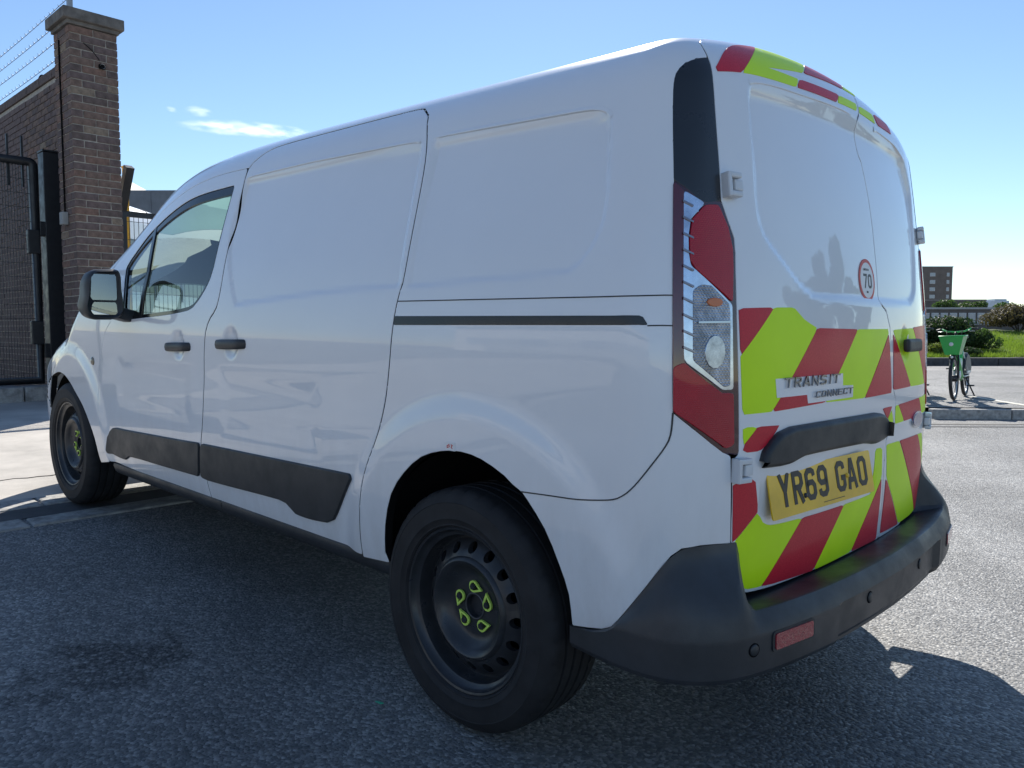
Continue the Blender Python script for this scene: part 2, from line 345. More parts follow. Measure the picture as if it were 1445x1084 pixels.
P={
 'seam_fender':('side',[[3.2486,0.1212],[3.3401,0.0641],[3.4185,-0.0406],[3.4605,-0.1654],[3.4393,-0.2827],[3.4172,-0.392],[3.3742,-0.4799]]),
 'seam_b':('side',[[2.1671,0.5933],[2.1733,0.4525],[2.1873,0.3887],[2.1959,0.1773],[2.2662,0.1388],[2.3022,0.0699],[2.3274,-0.1396],[2.3447,-0.2566],[2.3745,-0.3337],[2.3498,-0.4177],[2.3284,-0.497]]),
 'arch_f':('side',[[4.4541,-0.3167],[4.4141,-0.2589],[4.3409,-0.2069],[4.181,-0.1675],[4.0814,-0.1521],[3.9772,-0.1595],[3.8812,-0.1857],[3.7834,-0.2266],[3.6636,-0.2817],[3.5796,-0.3464],[3.5289,-0.4054],[3.5036,-0.4972]]),
 'arch_r':('side',[[1.1841,-0.4768],[1.197,-0.4529],[1.1838,-0.3889],[1.1472,-0.3075],[1.087,-0.2473],[1.0131,-0.2002],[0.9322,-0.1773],[0.8561,-0.1705],[0.7824,-0.1797],[0.7035,-0.2068],[0.6465,-0.2349],[0.6279,-0.2498],[0.5748,-0.3014],[0.5346,-0.3646],[0.5086,-0.4218],[0.5014,-0.479]]),
 'slide_rear':('side',[[1.1488,0.6501],[1.1175,0.5853],[1.1051,0.5245],[1.1054,0.4067],[1.115,0.2357],[1.1291,0.2141],[1.1443,0.1443],[1.1529,0.0586],[1.1708,-0.037],[1.1953,-0.1156],[1.2289,-0.1934],[1.264,-0.2513],[1.2854,-0.3005],[1.3005,-0.3606],[1.3103,-0.4311],[1.312,-0.486]]),
 'slide_top':('side',[[1.1942,0.6811],[1.2274,0.6872],[1.5361,0.6887],[1.9051,0.6889],[2.0452,0.6839],[2.1019,0.6604],[2.1586,0.6293],[2.1671,0.5933]]),
 'fdoor_top':('side',[[2.1633,0.6239],[2.3828,0.6262],[2.5162,0.6173],[2.6616,0.6034],[2.7895,0.5856],[2.9315,0.5613],[3.0877,0.5176],[3.2169,0.4519],[3.3153,0.3593]]),
 'window':('side',[[2.232,0.5808],[2.2949,0.58],[2.4837,0.575],[2.6304,0.5647],[2.7581,0.5481],[2.8953,0.5222],[3.0421,0.4766],[3.1686,0.3885],[3.1969,0.3529],[3.1331,0.2349],[3.1157,0.1652],[3.068,0.1315],[2.941,0.1296],[2.4468,0.1627],[2.3685,0.1953],[2.282,0.2802],[2.2606,0.3923],[2.2436,0.5136]]),
 'divider':('side',[[2.9653,0.5057],[2.9091,0.3254],[2.9175,0.1384]]),
 'trim_front':('side',[[2.3704,-0.3129],[2.5105,-0.3184],[3.1519,-0.3379],[3.2814,-0.3454],[3.353,-0.384],[3.3768,-0.4334],[3.3682,-0.4441],[3.165,-0.45],[3.1123,-0.4334],[2.7499,-0.427],[2.4007,-0.4226]]),
 'trim_slide':('side',[[2.3521,-0.3129],[1.3608,-0.2919],[1.3549,-0.3021],[1.4617,-0.4213],[1.5042,-0.4351],[1.687,-0.4395],[1.741,-0.4179],[1.786,-0.4141],[2.3141,-0.4256],[2.379,-0.4226]]),
 'handles':('side',[[2.5341,0.0263],[2.093,0.0499],[2.6626,0.0223],[2.4059,0.033],[2.2148,0.0451],[1.973,0.0534]]),
 'repeater':('side',[[3.5276,-0.07]]),
 'press_quarter':('side',[[1.0932,0.5861],[0.6912,0.5814],[0.5412,0.5795],[0.505,0.5738],[0.4821,0.5599],[0.4621,0.4637],[0.4518,0.3649],[0.4769,0.2965],[0.5302,0.2494],[0.5739,0.2439],[0.8119,0.2338],[1.1055,0.2205]]),
 'press_slide':('side',[[2.1585,0.5941],[1.7186,0.5955],[1.1385,0.5857],[1.1276,0.2232],[1.489,0.2127],[2.0761,0.1775],[2.1873,0.3887]]),
 'seam_a':('side',[[1.1314,0.1898],[1.0475,0.1905],[0.9681,0.1912],[0.8928,0.192],[0.8214,0.1928],[0.7534,0.1936],[0.6886,0.1943],[0.6269,0.1951],[0.5678,0.1959],[0.5113,0.1967],[0.4572,0.1975],[0.4055,0.1983],[0.3615,0.2012],[0.3252,0.2067],[0.2949,0.2149]]),
 'slot':('side',[[1.1403,0.1505],[1.0356,0.1514],[0.9379,0.1523],[0.8464,0.1532],[0.7606,0.1542],[0.6797,0.1551],[0.6035,0.156],[0.5314,0.1569],[0.4632,0.1578],[0.3988,0.1587],[0.3462,0.162],[0.3394,0.1598],[0.3297,0.1458],[0.3802,0.1417],[0.4445,0.1401],[0.5144,0.1388],[0.5882,0.1376],[0.6665,0.1362],[0.7497,0.1349],[0.8383,0.1335],[0.9328,0.132],[1.034,0.1305],[1.1427,0.129]]),
 'seam_c':('side',[[0.3296,0.1436],[0.2896,0.1504]]),
 'low_seam':('side',[[0.6465,-0.2349],[0.5409,-0.2306],[0.4405,-0.2282],[0.3909,-0.2236],[0.36,-0.2078],[0.3363,-0.1841],[0.3002,-0.132],[0.2846,-0.1017],[0.281,-0.0769],[0.2802,-0.0383]]),
 'low_seam_k':('corn',[[1.2377,0.6951],[1.1403,0.7006],[1.0494,0.7064],[1.0052,0.7136],[0.9783,0.732],[0.9564,0.7594],[0.9193,0.8178],[0.9011,0.8501],[0.8964,0.875],[0.8951,0.9128]]),
 'lamp_front':('side',[[0.3213,0.7189],[0.33,0.6989],[0.3446,0.6698],[0.352,0.6437],[0.3499,0.613],[0.3202,0.4488],[0.3031,0.3139],[0.2897,0.1654],[0.2799,-0.0383]]),
 'shell_rear_top':('side',[[0.3562,0.7556],[0.3407,0.74],[0.3213,0.7189]]),
 'trim_pillar':('corn',[[0.9182,1.6085],[0.9141,1.6465],[0.8975,1.6702],[0.8672,1.6864],[0.8444,1.6928],[0.8332,1.6479],[0.8225,1.5376],[0.813,1.4405],[0.8079,1.3717],[0.8472,1.3631],[0.8902,1.3954],[0.9086,1.4069]]),
 'lamp':('corn',[[0.9086,1.4069],[0.8902,1.3954],[0.8472,1.3631],[0.8079,1.3717],[0.7925,1.3326],[0.7745,1.2916],[0.7704,1.2248],[0.7655,1.1133],[0.7572,0.9412],[0.7532,0.8125],[0.791,0.8208],[0.8463,0.869],[0.8947,0.9128],[0.8996,1.1113],[0.904,1.2612]]),
 'lamp_red_edge':('corn',[[0.9092,1.4025],[0.8898,1.3853],[0.8789,1.0206],[0.8366,0.9789],[0.8341,0.8846],[0.8944,0.9161]]),
 'lamp_red_upper':('corn',[[0.8705,1.324],[0.8458,1.356],[0.8181,1.3591],[0.7943,1.313],[0.7821,1.2655],[0.7805,1.1508],[0.8622,1.2186],[0.8724,1.2356],[0.8748,1.2825]]),
 'lamp_clear':('corn',[[0.8653,1.1717],[0.8502,1.184],[0.83,1.1819],[0.7898,1.1446],[0.7868,1.1267],[0.7834,0.9679],[0.7962,0.9655],[0.8613,1.0233]]),
 'lamp_chrome':('corn',[[0.8886,1.3835],[0.8476,1.3606],[0.8749,1.3238],[0.8771,1.253],[0.8721,1.224],[0.8209,1.1793],[0.7804,1.1436],[0.7739,0.9585],[0.7986,0.9584],[0.8727,1.0176],[0.8781,1.0264]]),
 'lamp_red_lower':('corn',[[0.8944,0.9161],[0.8968,1.009],[0.8778,1.0177],[0.8672,1.006],[0.8003,0.9508],[0.7737,0.9495],[0.769,0.8372],[0.7873,0.8299]]),
 'corner':('corn',[[0.7642,0.6117],[0.8335,0.6194],[0.8709,0.6169],[0.8906,0.6015],[0.9345,0.5332],[0.9907,0.4459],[1.0058,0.4258],[1.0274,0.4132],[1.1025,0.397]]),
 'arch_k':('corn',[[1.0987,0.4001],[1.108,0.4726],[1.1332,0.5432],[1.1709,0.6185],[1.2204,0.6781],[1.2377,0.6951]]),
 'corner_door':('corn',[[0.8947,0.9128],[0.8463,0.869],[0.791,0.8208],[0.7719,0.8105],[0.7687,0.7488],[0.7646,0.619]]),
 'door_left':('rear',[[0.6404,0.6925],[0.6505,0.6746],[0.6582,0.6475],[0.6633,0.6125],[0.6696,0.5329],[0.6731,0.456],[0.6767,0.3982],[0.6633,0.3625],[0.6468,0.3242],[0.6501,0.2631],[0.6554,0.1578],[0.6579,-0.0084],[0.6575,-0.1307],[0.6781,-0.1424],[0.6719,-0.2448],[0.669,-0.3054],[0.6572,-0.3427],[0.6347,-0.3797],[0.6088,-0.4134]]),
 'door_bottom':('rear',[[0.6042,-0.4138],[0.3215,-0.4105],[0.0592,-0.4081],[-0.1639,-0.4112]]),
 'door_bottom_r':('rear',[[-0.1639,-0.4112],[-0.373,-0.4143],[-0.5029,-0.4177],[-0.6192,-0.4239]]),
 'seam_mid':('rear',[[-0.146,0.6967],[-0.1926,0.6919],[-0.1027,0.6481],[-0.0906,0.6238],[-0.0716,0.611],[-0.0798,0.5565],[-0.0997,0.5385],[-0.1205,0.4204],[-0.125,0.2872],[-0.1204,0.1955],[-0.163,0.1771],[-0.1902,0.1347],[-0.1971,-0.0095],[-0.2359,-0.0675],[-0.2122,-0.1288],[-0.1538,-0.1626],[-0.1459,-0.2146],[-0.1604,-0.3262],[-0.1639,-0.4112]]),
 'press_l':('rear',[[0.5366,0.6073],[0.4465,0.611],[0.2843,0.6114],[0.1212,0.6142],[-0.058,0.6159],[-0.0765,0.5567],[-0.1205,0.4204],[-0.1204,0.288],[-0.1085,0.197],[0.2401,0.1942],[0.3298,0.1991],[0.3834,0.2181],[0.4559,0.264],[0.5396,0.3245],[0.5613,0.3841],[0.5537,0.4772],[0.547,0.5723]]),
 'press_r':('rear',[[-0.0955,0.6136],[-0.209,0.6115],[-0.401,0.6094],[-0.5279,0.593],[-0.5962,0.534],[-0.5748,0.4586],[-0.5368,0.3155],[-0.5021,0.2331],[-0.4265,0.2008],[-0.1415,0.1923],[-0.1423,0.2892],[-0.1394,0.4222],[-0.1007,0.5597]]),
 'plate_recess':('rear',[[0.5862,-0.1656],[0.5659,-0.1749],[-0.0426,-0.1742],[-0.0873,-0.2951],[0.1442,-0.2872],[0.3828,-0.287],[0.5365,-0.2848],[0.5606,-0.2784],[0.5831,-0.2497]]),
 'plate':('rear',[[0.5598,-0.1734],[-0.0062,-0.1784],[-0.064,-0.2822],[0.5272,-0.2756]]),
 'bar':('rear',[[0.5881,-0.1605],[0.5751,-0.1285],[0.5208,-0.0942],[0.4681,-0.0854],[-0.0367,-0.0868],[-0.0882,-0.0929],[-0.1463,-0.1243],[-0.1563,-0.1457],[-0.0445,-0.1601],[0.0524,-0.1512],[0.4041,-0.1488],[0.4707,-0.1601]]),
 'badge':('rear',[[0.526,0.0243],[0.1823,0.024],[0.1837,-0.0053],[0.1182,-0.0071],[0.1209,-0.0356],[0.3787,-0.0365],[0.3831,-0.0168],[0.5223,-0.0168]]),
 'badge_t':('rear',[[0.5118,0.0043],[0.191,0.0056],[0.3609,-0.024],[0.1218,-0.0226],[0.5112,0.0196],[0.2019,0.018]]),
 's70':('rear',[[-0.0333,0.2528],[0.0289,0.2513],[-0.0997,0.2548],[-0.0469,0.3066],[-0.0225,0.199]]),
 'hinges':('rear',[[0.6629,0.4507],[0.607,0.4507],[0.6156,0.4003],[0.6711,0.398],[0.6751,-0.1352],[0.622,-0.1481],[0.6245,-0.1892],[0.6729,-0.1868]]),
 'chev_y_top1':('rear',[[0.3875,0.7141],[0.1466,0.7119],[0.239,0.66],[0.4387,0.6431],[0.2866,0.6393],[0.313,0.6215],[0.5587,0.6213]]),
 'chev_r_top1':('rear',[[0.6463,0.628],[0.5988,0.6589],[0.5329,0.6862],[0.3875,0.7141],[0.5587,0.6213],[0.653,0.6202]]),
 'chev_r_top2':('rear',[[0.1401,0.7106],[-0.0829,0.6994],[-0.0329,0.6727],[0.2364,0.6604]]),
 'chev_r_top3':('rear',[[0.2813,0.64],[0.0426,0.6437],[0.0715,0.6248],[0.31,0.6219]]),
 'chev_y_top2':('rear',[[-0.088,0.7],[-0.1578,0.6953],[-0.1453,0.6761],[-0.0379,0.6739]]),
 'chev_y_top3':('rear',[[0.0407,0.6432],[-0.0919,0.646],[-0.0768,0.6286],[0.0676,0.6253]]),
 'chev_y_top4':('rear',[[-0.1069,0.6446],[-0.2256,0.6456],[-0.2337,0.6254],[-0.0941,0.6276]]),
 'chev_r_top4':('rear',[[-0.2385,0.6503],[-0.3878,0.6546],[-0.4032,0.6305],[-0.2511,0.6263]]),
 'chev_r_a':('rear',[[0.6479,0.1795],[0.5192,0.1793],[0.6489,0.0783]]),
 'chev_y_a':('rear',[[0.5192,0.1793],[0.4309,0.1794],[0.3838,0.1533],[0.3176,0.1331],[0.5418,-0.0462],[0.6465,-0.0475],[0.6489,0.0783]]),
 'chev_r_b':('rear',[[0.3176,0.1331],[0.073,0.1292],[0.2878,-0.0396],[0.5418,-0.0462]]),
 'chev_y_b':('rear',[[0.073,0.1292],[-0.1741,0.1302],[-0.1725,0.1183],[0.0359,-0.0433],[0.2878,-0.0396]]),
 'chev_r_c':('rear',[[-0.175,0.1167],[-0.1887,-0.0424],[0.0359,-0.0433]]),
 'chev_y_d':('rear',[[0.6446,-0.0744],[0.5936,-0.075],[0.6439,-0.1136]]),
 'chev_r_d':('rear',[[0.5936,-0.075],[0.509,-0.0767],[0.5579,-0.1134],[0.5849,-0.1273],[0.6435,-0.1285],[0.6439,-0.1136]]),
 'chev_r_e':('rear',[[-0.1101,-0.0787],[-0.1958,-0.0784],[-0.1546,-0.1112]]),
 'chev_y_e':('rear',[[-0.1966,-0.0887],[-0.2123,-0.1293],[-0.1669,-0.1238],[-0.1546,-0.1112]]),
 'chev_r_f':('rear',[[0.6733,-0.1913],[0.5998,-0.1837],[0.5828,-0.2527],[0.6641,-0.3123]]),
 'chev_y_f':('rear',[[0.5826,-0.2545],[0.5606,-0.2784],[0.5365,-0.2848],[0.3828,-0.287],[0.5452,-0.4045],[0.6093,-0.4051],[0.6403,-0.3568],[0.6622,-0.3124]]),
 'chev_r_g':('rear',[[0.3828,-0.287],[0.1442,-0.2872],[0.2934,-0.4074],[0.5452,-0.4045]]),
 'chev_y_g':('rear',[[0.1442,-0.2872],[-0.0583,-0.2878],[-0.0622,-0.1776],[-0.1174,-0.1802],[-0.1312,-0.2575],[0.0615,-0.4033],[0.2934,-0.4074]]),
 'chev_r_h':('rear',[[-0.1316,-0.259],[-0.1394,-0.4074],[0.0615,-0.4033]]),
 'chev_r_i':('rear',[[-0.2173,0.1183],[-0.3948,-0.0359],[-0.2056,-0.0362]]),
 'chev_y_i':('rear',[[-0.2186,0.1279],[-0.4408,0.1344],[-0.5347,0.0376],[-0.6124,-0.0399],[-0.3948,-0.0359],[-0.2286,0.1167]]),
 'chev_r_j':('rear',[[-0.4411,0.1362],[-0.7149,0.1511],[-0.7131,-0.0419],[-0.6124,-0.0399],[-0.5347,0.0376]]),
 'chev_y_k':('rear',[[-0.2304,-0.0792],[-0.2573,-0.0787],[-0.3232,-0.1294],[-0.2298,-0.1292]]),
 'chev_r_k':('rear',[[-0.2573,-0.0787],[-0.5076,-0.0761],[-0.5597,-0.1289],[-0.3232,-0.1294]]),
 'chev_y_l':('rear',[[-0.5076,-0.0761],[-0.7105,-0.0789],[-0.7112,-0.1347],[-0.5597,-0.1289]]),
 'chev_y_m':('rear',[[-0.1561,-0.1765],[-0.281,-0.1793],[-0.5801,-0.4123],[-0.3623,-0.406],[-0.1784,-0.2634]]),
 'chev_r_m':('rear',[[-0.1732,-0.2643],[-0.3562,-0.4071],[-0.1726,-0.3992]]),
 'chev_r_n':('rear',[[-0.2873,-0.1791],[-0.5066,-0.1846],[-0.7004,-0.3279],[-0.7007,-0.4278],[-0.5801,-0.4123]]),
 'chev_y_n':('rear',[[-0.5066,-0.1846],[-0.5901,-0.1909],[-0.7029,-0.2919],[-0.7004,-0.3279]]),
}
def pts(n): return [tuple(q) for q in P[n][1]]
def sxz(x,y,z): return (x,math.atan2(z-.95,y)*SC)
def carea(p): p=np.asarray(p); q=np.roll(p,-1,0); return .5*float((p[:,0]*q[:,1]-q[:,0]*p[:,1]).sum())
def ccw(p): return list(p) if carea(p)>0 else list(p)[::-1]
def smooth(p,ang=38,seg=.03,rad=.006):
    """spline through gentle vertices, small rounding at real corners"""
    p=[np.array(q,float) for q in p]; n=len(p); cor=[]
    for i in range(n):
        a=p[i]-p[i-1];b=p[(i+1)%n]-p[i]; la,lb=np.linalg.norm(a),np.linalg.norm(b)
        c=np.clip(a@b/(la*lb+1e-12),-1,1); cor.append(math.degrees(math.acos(c))>ang)
    out=[]
    for i in range(n):
        p0,p1,p2,p3=p[i-1],p[i],p[(i+1)%n],p[(i+2)%n]; L=np.linalg.norm(p2-p1)
        t1=np.zeros(2) if cor[i] else (p2-p0)/(np.linalg.norm(p2-p1)+np.linalg.norm(p1-p0)+1e-9)*L
        t2=np.zeros(2) if cor[(i+1)%n] else (p3-p1)/(np.linalg.norm(p3-p2)+np.linalg.norm(p2-p1)+1e-9)*L
        if cor[i] and not cor[(i+1)%n]: t1=(p2-p1)
        if cor[(i+1)%n] and not cor[i]: t2=(p2-p1)
        if cor[i] and cor[(i+1)%n]: t1=t2=p2-p1
        k=max(1,int(L/seg)) if not(cor[i] and cor[(i+1)%n]) else max(1,int(L/.15))
        if cor[i] and rad>0:
            r0=min(rad,.3*np.linalg.norm(p1-p0),.3*L)
            a=p1-(p1-p0)/(np.linalg.norm(p1-p0)+1e-9)*r0; b=p1+(p2-p1)/(L+1e-9)*r0
            out+=[a,.25*a+.5*p1+.25*b,b]
        else: out.append(p1)
        for j in range(1,k):
            t=j/k; out.append((2*t**3-3*t**2+1)*p1+(t**3-2*t**2+t)*t1+(-2*t**3+3*t**2)*p2+(t**3-t**2)*t2)
    return [tuple(q) for q in out]
def inset(p,d):
    p=np.array(ccw(p),float); a=p-np.roll(p,1,0); b=np.roll(p,-1,0)-p
    keep=(np.linalg.norm(a,axis=1)>1e-6); p=p[keep]; a=p-np.roll(p,1,0); b=np.roll(p,-1,0)-p
    a/=np.linalg.norm(a,axis=1,keepdims=True)+1e-12; b/=np.linalg.norm(b,axis=1,keepdims=True)+1e-12
    na=np.stack([-a[:,1],a[:,0]],-1); nb=np.stack([-b[:,1],b[:,0]],-1); m=na+nb
    m/=np.maximum(np.linalg.norm(m,axis=1,keepdims=True),1e-6); k=d/np.maximum((m*na).sum(1),.4)
    return [tuple(q) for q in p+m*k[:,None]]
def keyhole(outer,hole):
    O=ccw(outer); Hh=ccw(hole)[::-1]; A=np.array(O); B=np.array(Hh)
    D=np.linalg.norm(A[:,None]-B[None],axis=2); mask=(A[:,0]>3.2)[:,None]&(B[:,0]>3.05)[None]
    D=np.where(mask,D,9) if mask.any() else D
    i,j=np.unravel_index(np.argmin(D),D.shape); h=Hh[j:]+Hh[:j]
    e=(np.array(h[1])-np.array(h[0])); e=e/np.linalg.norm(e)*.0005
    return O[:i+1]+h+[tuple(np.array(h[0])-e),tuple(np.array(O[i])-e)]+O[i+1:]
# pressed-in fields of the sheet metal, tabulated over the panel coordinates
def sdist(poly,X,Y):
    p=np.array(poly); q=np.roll(p,-1,0); d=np.full(X.shape,9.); ins=np.zeros(X.shape,bool)
    for a,b in zip(p,q):
        e=b-a; t=np.clip(((X-a[0])*e[0]+(Y-a[1])*e[1])/(e@e+1e-12),0,1)
        d=np.minimum(d,np.hypot(X-a[0]-t*e[0],Y-a[1]-t*e[1]))
        c=((a[1]>Y)!=(b[1]>Y))
        with np.errstate(divide='ignore',invalid='ignore'): ins^=c&(X<(b[0]-a[0])*(Y-a[1])/(b[1]-a[1]+1e-15)+a[0])
    return np.where(ins,d,-d)
class Table:
    def __init__(s,x0,x1,y0,y1,h):
        s.x0,s.y0,s.h=x0,y0,h; s.nx=int((x1-x0)/h)+1; s.ny=int((y1-y0)/h)+1
        s.X,s.Y=np.meshgrid(x0+h*np.arange(s.nx),y0+h*np.arange(s.ny),indexing='ij'); s.T=np.zeros((s.nx,s.ny))
    def __call__(s,x,y):
        u=np.clip((x-s.x0)/s.h,0,s.nx-1.001); v=np.clip((y-s.y0)/s.h,0,s.ny-1.001); i=u.astype(int); j=v.astype(int); a=u-i; b=v-j
        T=s.T; return T[i,j]*(1-a)*(1-b)+T[i+1,j]*a*(1-b)+T[i,j+1]*(1-a)*b+T[i+1,j+1]*a*b
TS=Table(.2,3.6,-.5,.9,.004)
for nm,dep,w in (('press_quarter',.011,.014),('press_slide',.011,.014)):
    TS.T+=dep*(.5+.75*sst(.28,.56,TS.Y))*sst(0,w,sdist(smooth(pts(nm),rad=.02),TS.X,TS.Y))
for hx,hz in ((2.534,.985),(2.093,1.008)):
    d=np.hypot((TS.X-hx)/.062,(TS.Y-math.atan2(hz-.95,.897)*SC)/.060); TS.T+=.010*(1-sst(.5,1.0,d))
for x0,x1 in ((1.50,2.20),(2.42,3.22)):
    s0,s1=math.atan2(.64-.95,.89)*SC,math.atan2(.93-.95,.89)*SC
    TS.T+=.0035*sst(0,.09,np.minimum(np.minimum(TS.X-x0,x1-TS.X),np.minimum(TS.Y-s0,s1-TS.Y)))
TR=Table(-.85,.85,-.5,1.0,.004)
pl_=pts('press_l'); pr_=pts('press_r'); both=pl_[:4]+pr_[1:9]+pl_[9:]
for poly_,dep,w in ((both,.011,.020),(pts('plate_recess'),.005,.02)):
    TR.T+=dep*(.75+1.0*sst(.40,.68,TR.Y))*sst(0,w,sdist(smooth(poly_,rad=.02),TR.X,TR.Y))
d=np.hypot((TR.X+.335)/.045,(TR.Y-math.atan2(1.045-.95,.92)*SC)/.05); TR.T+=.010*(1-sst(.5,1.05,d))
for T_ in (TS,TR):
    for _ in range(1):
        A=T_.T.copy(); A[1:-1]=(T_.T[:-2]+2*T_.T[1:-1]+T_.T[2:])/4; B=A.copy(); B[:,1:-1]=(A[:,:-2]+2*A[:,1:-1]+A[:,2:])/4; T_.T=B
def F1(x,y,z):
    a=np.abs(y); ss=np.arctan2(z-.95,np.maximum(a,1e-3))*SC; rs=np.arctan2(z-.95,np.maximum(1.1-x,1e-3))*SC
    s=a-Ws(x,z)+TS(x,ss)*(x>.21)*(x<3.59); r=Xr(y,z)-x+TR(y,rs)*(x<.6); t=(z-Zt(x,y))*.9; fr=x-Xf(y,z)
    return rmax(rmax(rmax(s,r,.11),t,.10),fr,.16)

def cells(poly,step):
    p=np.array(ccw(poly),float); x0,y0=p.min(0); x1,y1=p.max(0)
    X0=math.floor(x0/step); Y0=math.floor(y0/step); nx=int(math.floor(x1/step))-X0+1; ny=int(math.floor(y1/step))-Y0+1
    cross=np.zeros((nx,ny),bool); q=np.roll(p,-1,0)
    for a,b in zip(p,q):
        k=max(2,int(np.linalg.norm(b-a)/step*10)+2); t=np.linspace(0,1,k)[:,None]; m=a+(b-a)*t
        cross[np.clip(np.floor(m[:,0]/step).astype(int)-X0,0,nx-1),np.clip(np.floor(m[:,1]/step).astype(int)-Y0,0,ny-1)]=True
    def half(poly,ax,val,sg):
        out=[]; n=len(poly)
        for i in range(n):
            a=poly[i-1]; b=poly[i]; da=(a[ax]-val)*sg; db=(b[ax]-val)*sg
            if (da>=0)!=(db>=0):
                t=da/(da-db); c=[a[0]+(b[0]-a[0])*t,a[1]+(b[1]-a[1])*t]; c[ax]=val; out.append(tuple(c))
            if db>=0: out.append(b)
        return out
    V={}; VL=[]; Fc=[]
    def vid(c):
        k=(round(c[0]*2e6),round(c[1]*2e6)); i=V.get(k)
        if i is None: i=V[k]=len(VL); VL.append(c)
        return i
    pl=[tuple(c) for c in p]
    for i in range(nx):
        xa,xb=(X0+i)*step,(X0+i+1)*step; col=None; xc=(xa+xb)/2; hit=((p[:,0]>xc)!=(q[:,0]>xc))
        ys=np.sort((p[hit,1]+(xc-p[hit,0])*(q[hit,1]-p[hit,1])/(q[hit,0]-p[hit,0])))
        for j in range(ny):
            ya,yb=(Y0+j)*step,(Y0+j+1)*step
            if cross[i,j]:
                if col is None: col=half(half(pl,0,xa,1),0,xb,-1)
                c=half(half(col,1,ya,1),1,yb,-1)
                f=[]
                for w in c:
                    k=vid(w)
                    if not f or f[-1]!=k: f.append(k)
                while len(f)>1 and f[0]==f[-1]: f.pop()
                f=list(dict.fromkeys(f))
                if len(f)>2 and abs(carea([VL[k] for k in f]))>1e-9: Fc.append(f)
            elif (np.searchsorted(ys,(ya+yb)/2)%2)==1:
                Fc.append([vid((xa,ya)),vid((xb,ya)),vid((xb,yb)),vid((xa,yb))])
    return np.array(VL),Fc
from mathutils.geometry import delaunay_2d_cdt
def cdt_cells(poly,hole,step):
    loops=[np.array(resample(ccw(poly),step*.8,True))]+([np.array(resample(ccw(hole),step*.8,True))] if hole is not None else [])
    p=loops[0]; gx,gy=np.meshgrid(np.arange(p[:,0].min(),p[:,0].max(),step),np.arange(p[:,1].min(),p[:,1].max(),step),indexing='ij')
    def dom(X,Y):
        d=sdist(loops[0],X,Y)
        return d if hole is None else np.minimum(d,-sdist(loops[1],X,Y))
    k=dom(gx,gy)>step*.45; vs=[Vector(q) for q in np.stack([gx[k],gy[k]],-1).tolist()]; es=[]
    for L in loops:
        n=len(vs); m=len(L); vs+=[Vector(q) for q in L.tolist()]; es+=[(n+i,n+(i+1)%m) for i in range(m)]
    v,e,f=delaunay_2d_cdt(vs,es,[],0,1e-7)[:3]; q=np.array([tuple(a) for a in v]); c=np.array([q[list(t)].mean(0) for t in f]); ok=dom(c[:,0],c[:,1])>0
    return q,[list(t) for t,o in zip(f,ok) if o]
def patch(poly,kind,F=None,off=0.,step=.016,gap=0.,rim=.018,bev=.0018,mirror=False,name='patch',seal=None,hole=None,cdt=False):
    F=F or F1
    if gap: poly=inset(poly,gap)
    q,fs=cdt_cells(poly,hole,step) if (cdt or hole is not None) else cells(poly,step)
    b,d=MAPS[kind][0](q); p=shoot(b,d,F)[0]; n=normal(p,F); p=p+n*off
    ori=0.
    for f in fs[::max(1,len(fs)//60)]: ori+=float(np.dot(np.cross(p[f[1]]-p[f[0]],p[f[2]]-p[f[0]]),n[f[0]]))
    if ori<0: fs=[f[::-1] for f in fs]
    from collections import Counter
    cnt=Counter()
    for f in fs:
        for i in range(len(f)): cnt[frozenset((f[i-1],f[i]))]+=1
    be=[]
    for f in fs:
        for i in range(len(f)):
            if cnt[frozenset((f[i-1],f[i]))]==1: be.append((f[i-1],f[i]))
    V=[p]; N=[n]; out=np.zeros_like(p)
    for a,b_ in be:
        t=p[b_]-p[a]; o=np.cross(t,n[a]); out[a]+=o; out[b_]+=o
    bi=sorted({k for e in be for k in e}); ix={k:i for i,k in enumerate(bi)}; nb=len(bi); o=out[bi]
    o/=np.linalg.norm(o,axis=1,keepdims=True)+1e-12; nn=n[bi]; pb=p[bi]; base=len(p); faces=list(fs)
    rings=[(bev*.65,-bev*.35,nn*.7+o*.7),(bev,-bev,o),(bev,-rim,o)]
    prev=lambda k:k
    for r,(ou,dn,nm) in enumerate(rings):
        V.append(pb+o*ou+nn*dn); N.append(nm/np.linalg.norm(nm,axis=1,keepdims=True)); st=base+r*nb
        for a,b_ in be:
            pa,pb_=(a,b_) if r==0 else (st-nb+ix[a],st-nb+ix[b_]); faces.append([pb_,pa,st+ix[a],st+ix[b_]])
    V=np.concatenate(V); N=np.concatenate(N)
    if mirror: V=V*np.array([1,-1,1]); N=N*np.array([1,-1,1]); faces=[f[::-1] for f in faces]
    me=bpy.data.meshes.new(name); me.from_pydata(V.tolist(),[],faces); me.polygons.foreach_set('use_smooth',[True]*len(me.polygons))
    if seal is not None:
        me.materials.append(seal[0]); me.materials.append(seal[1]); mi=np.zeros(len(faces),int); mi[len(fs)+2*len(be):]=1; me.polygons.foreach_set('material_index',mi)  # inner flange coloured dark to deepen the shade in the panel gaps
    me.update(); me.normals_split_custom_set_from_vertices(N.tolist()); return me
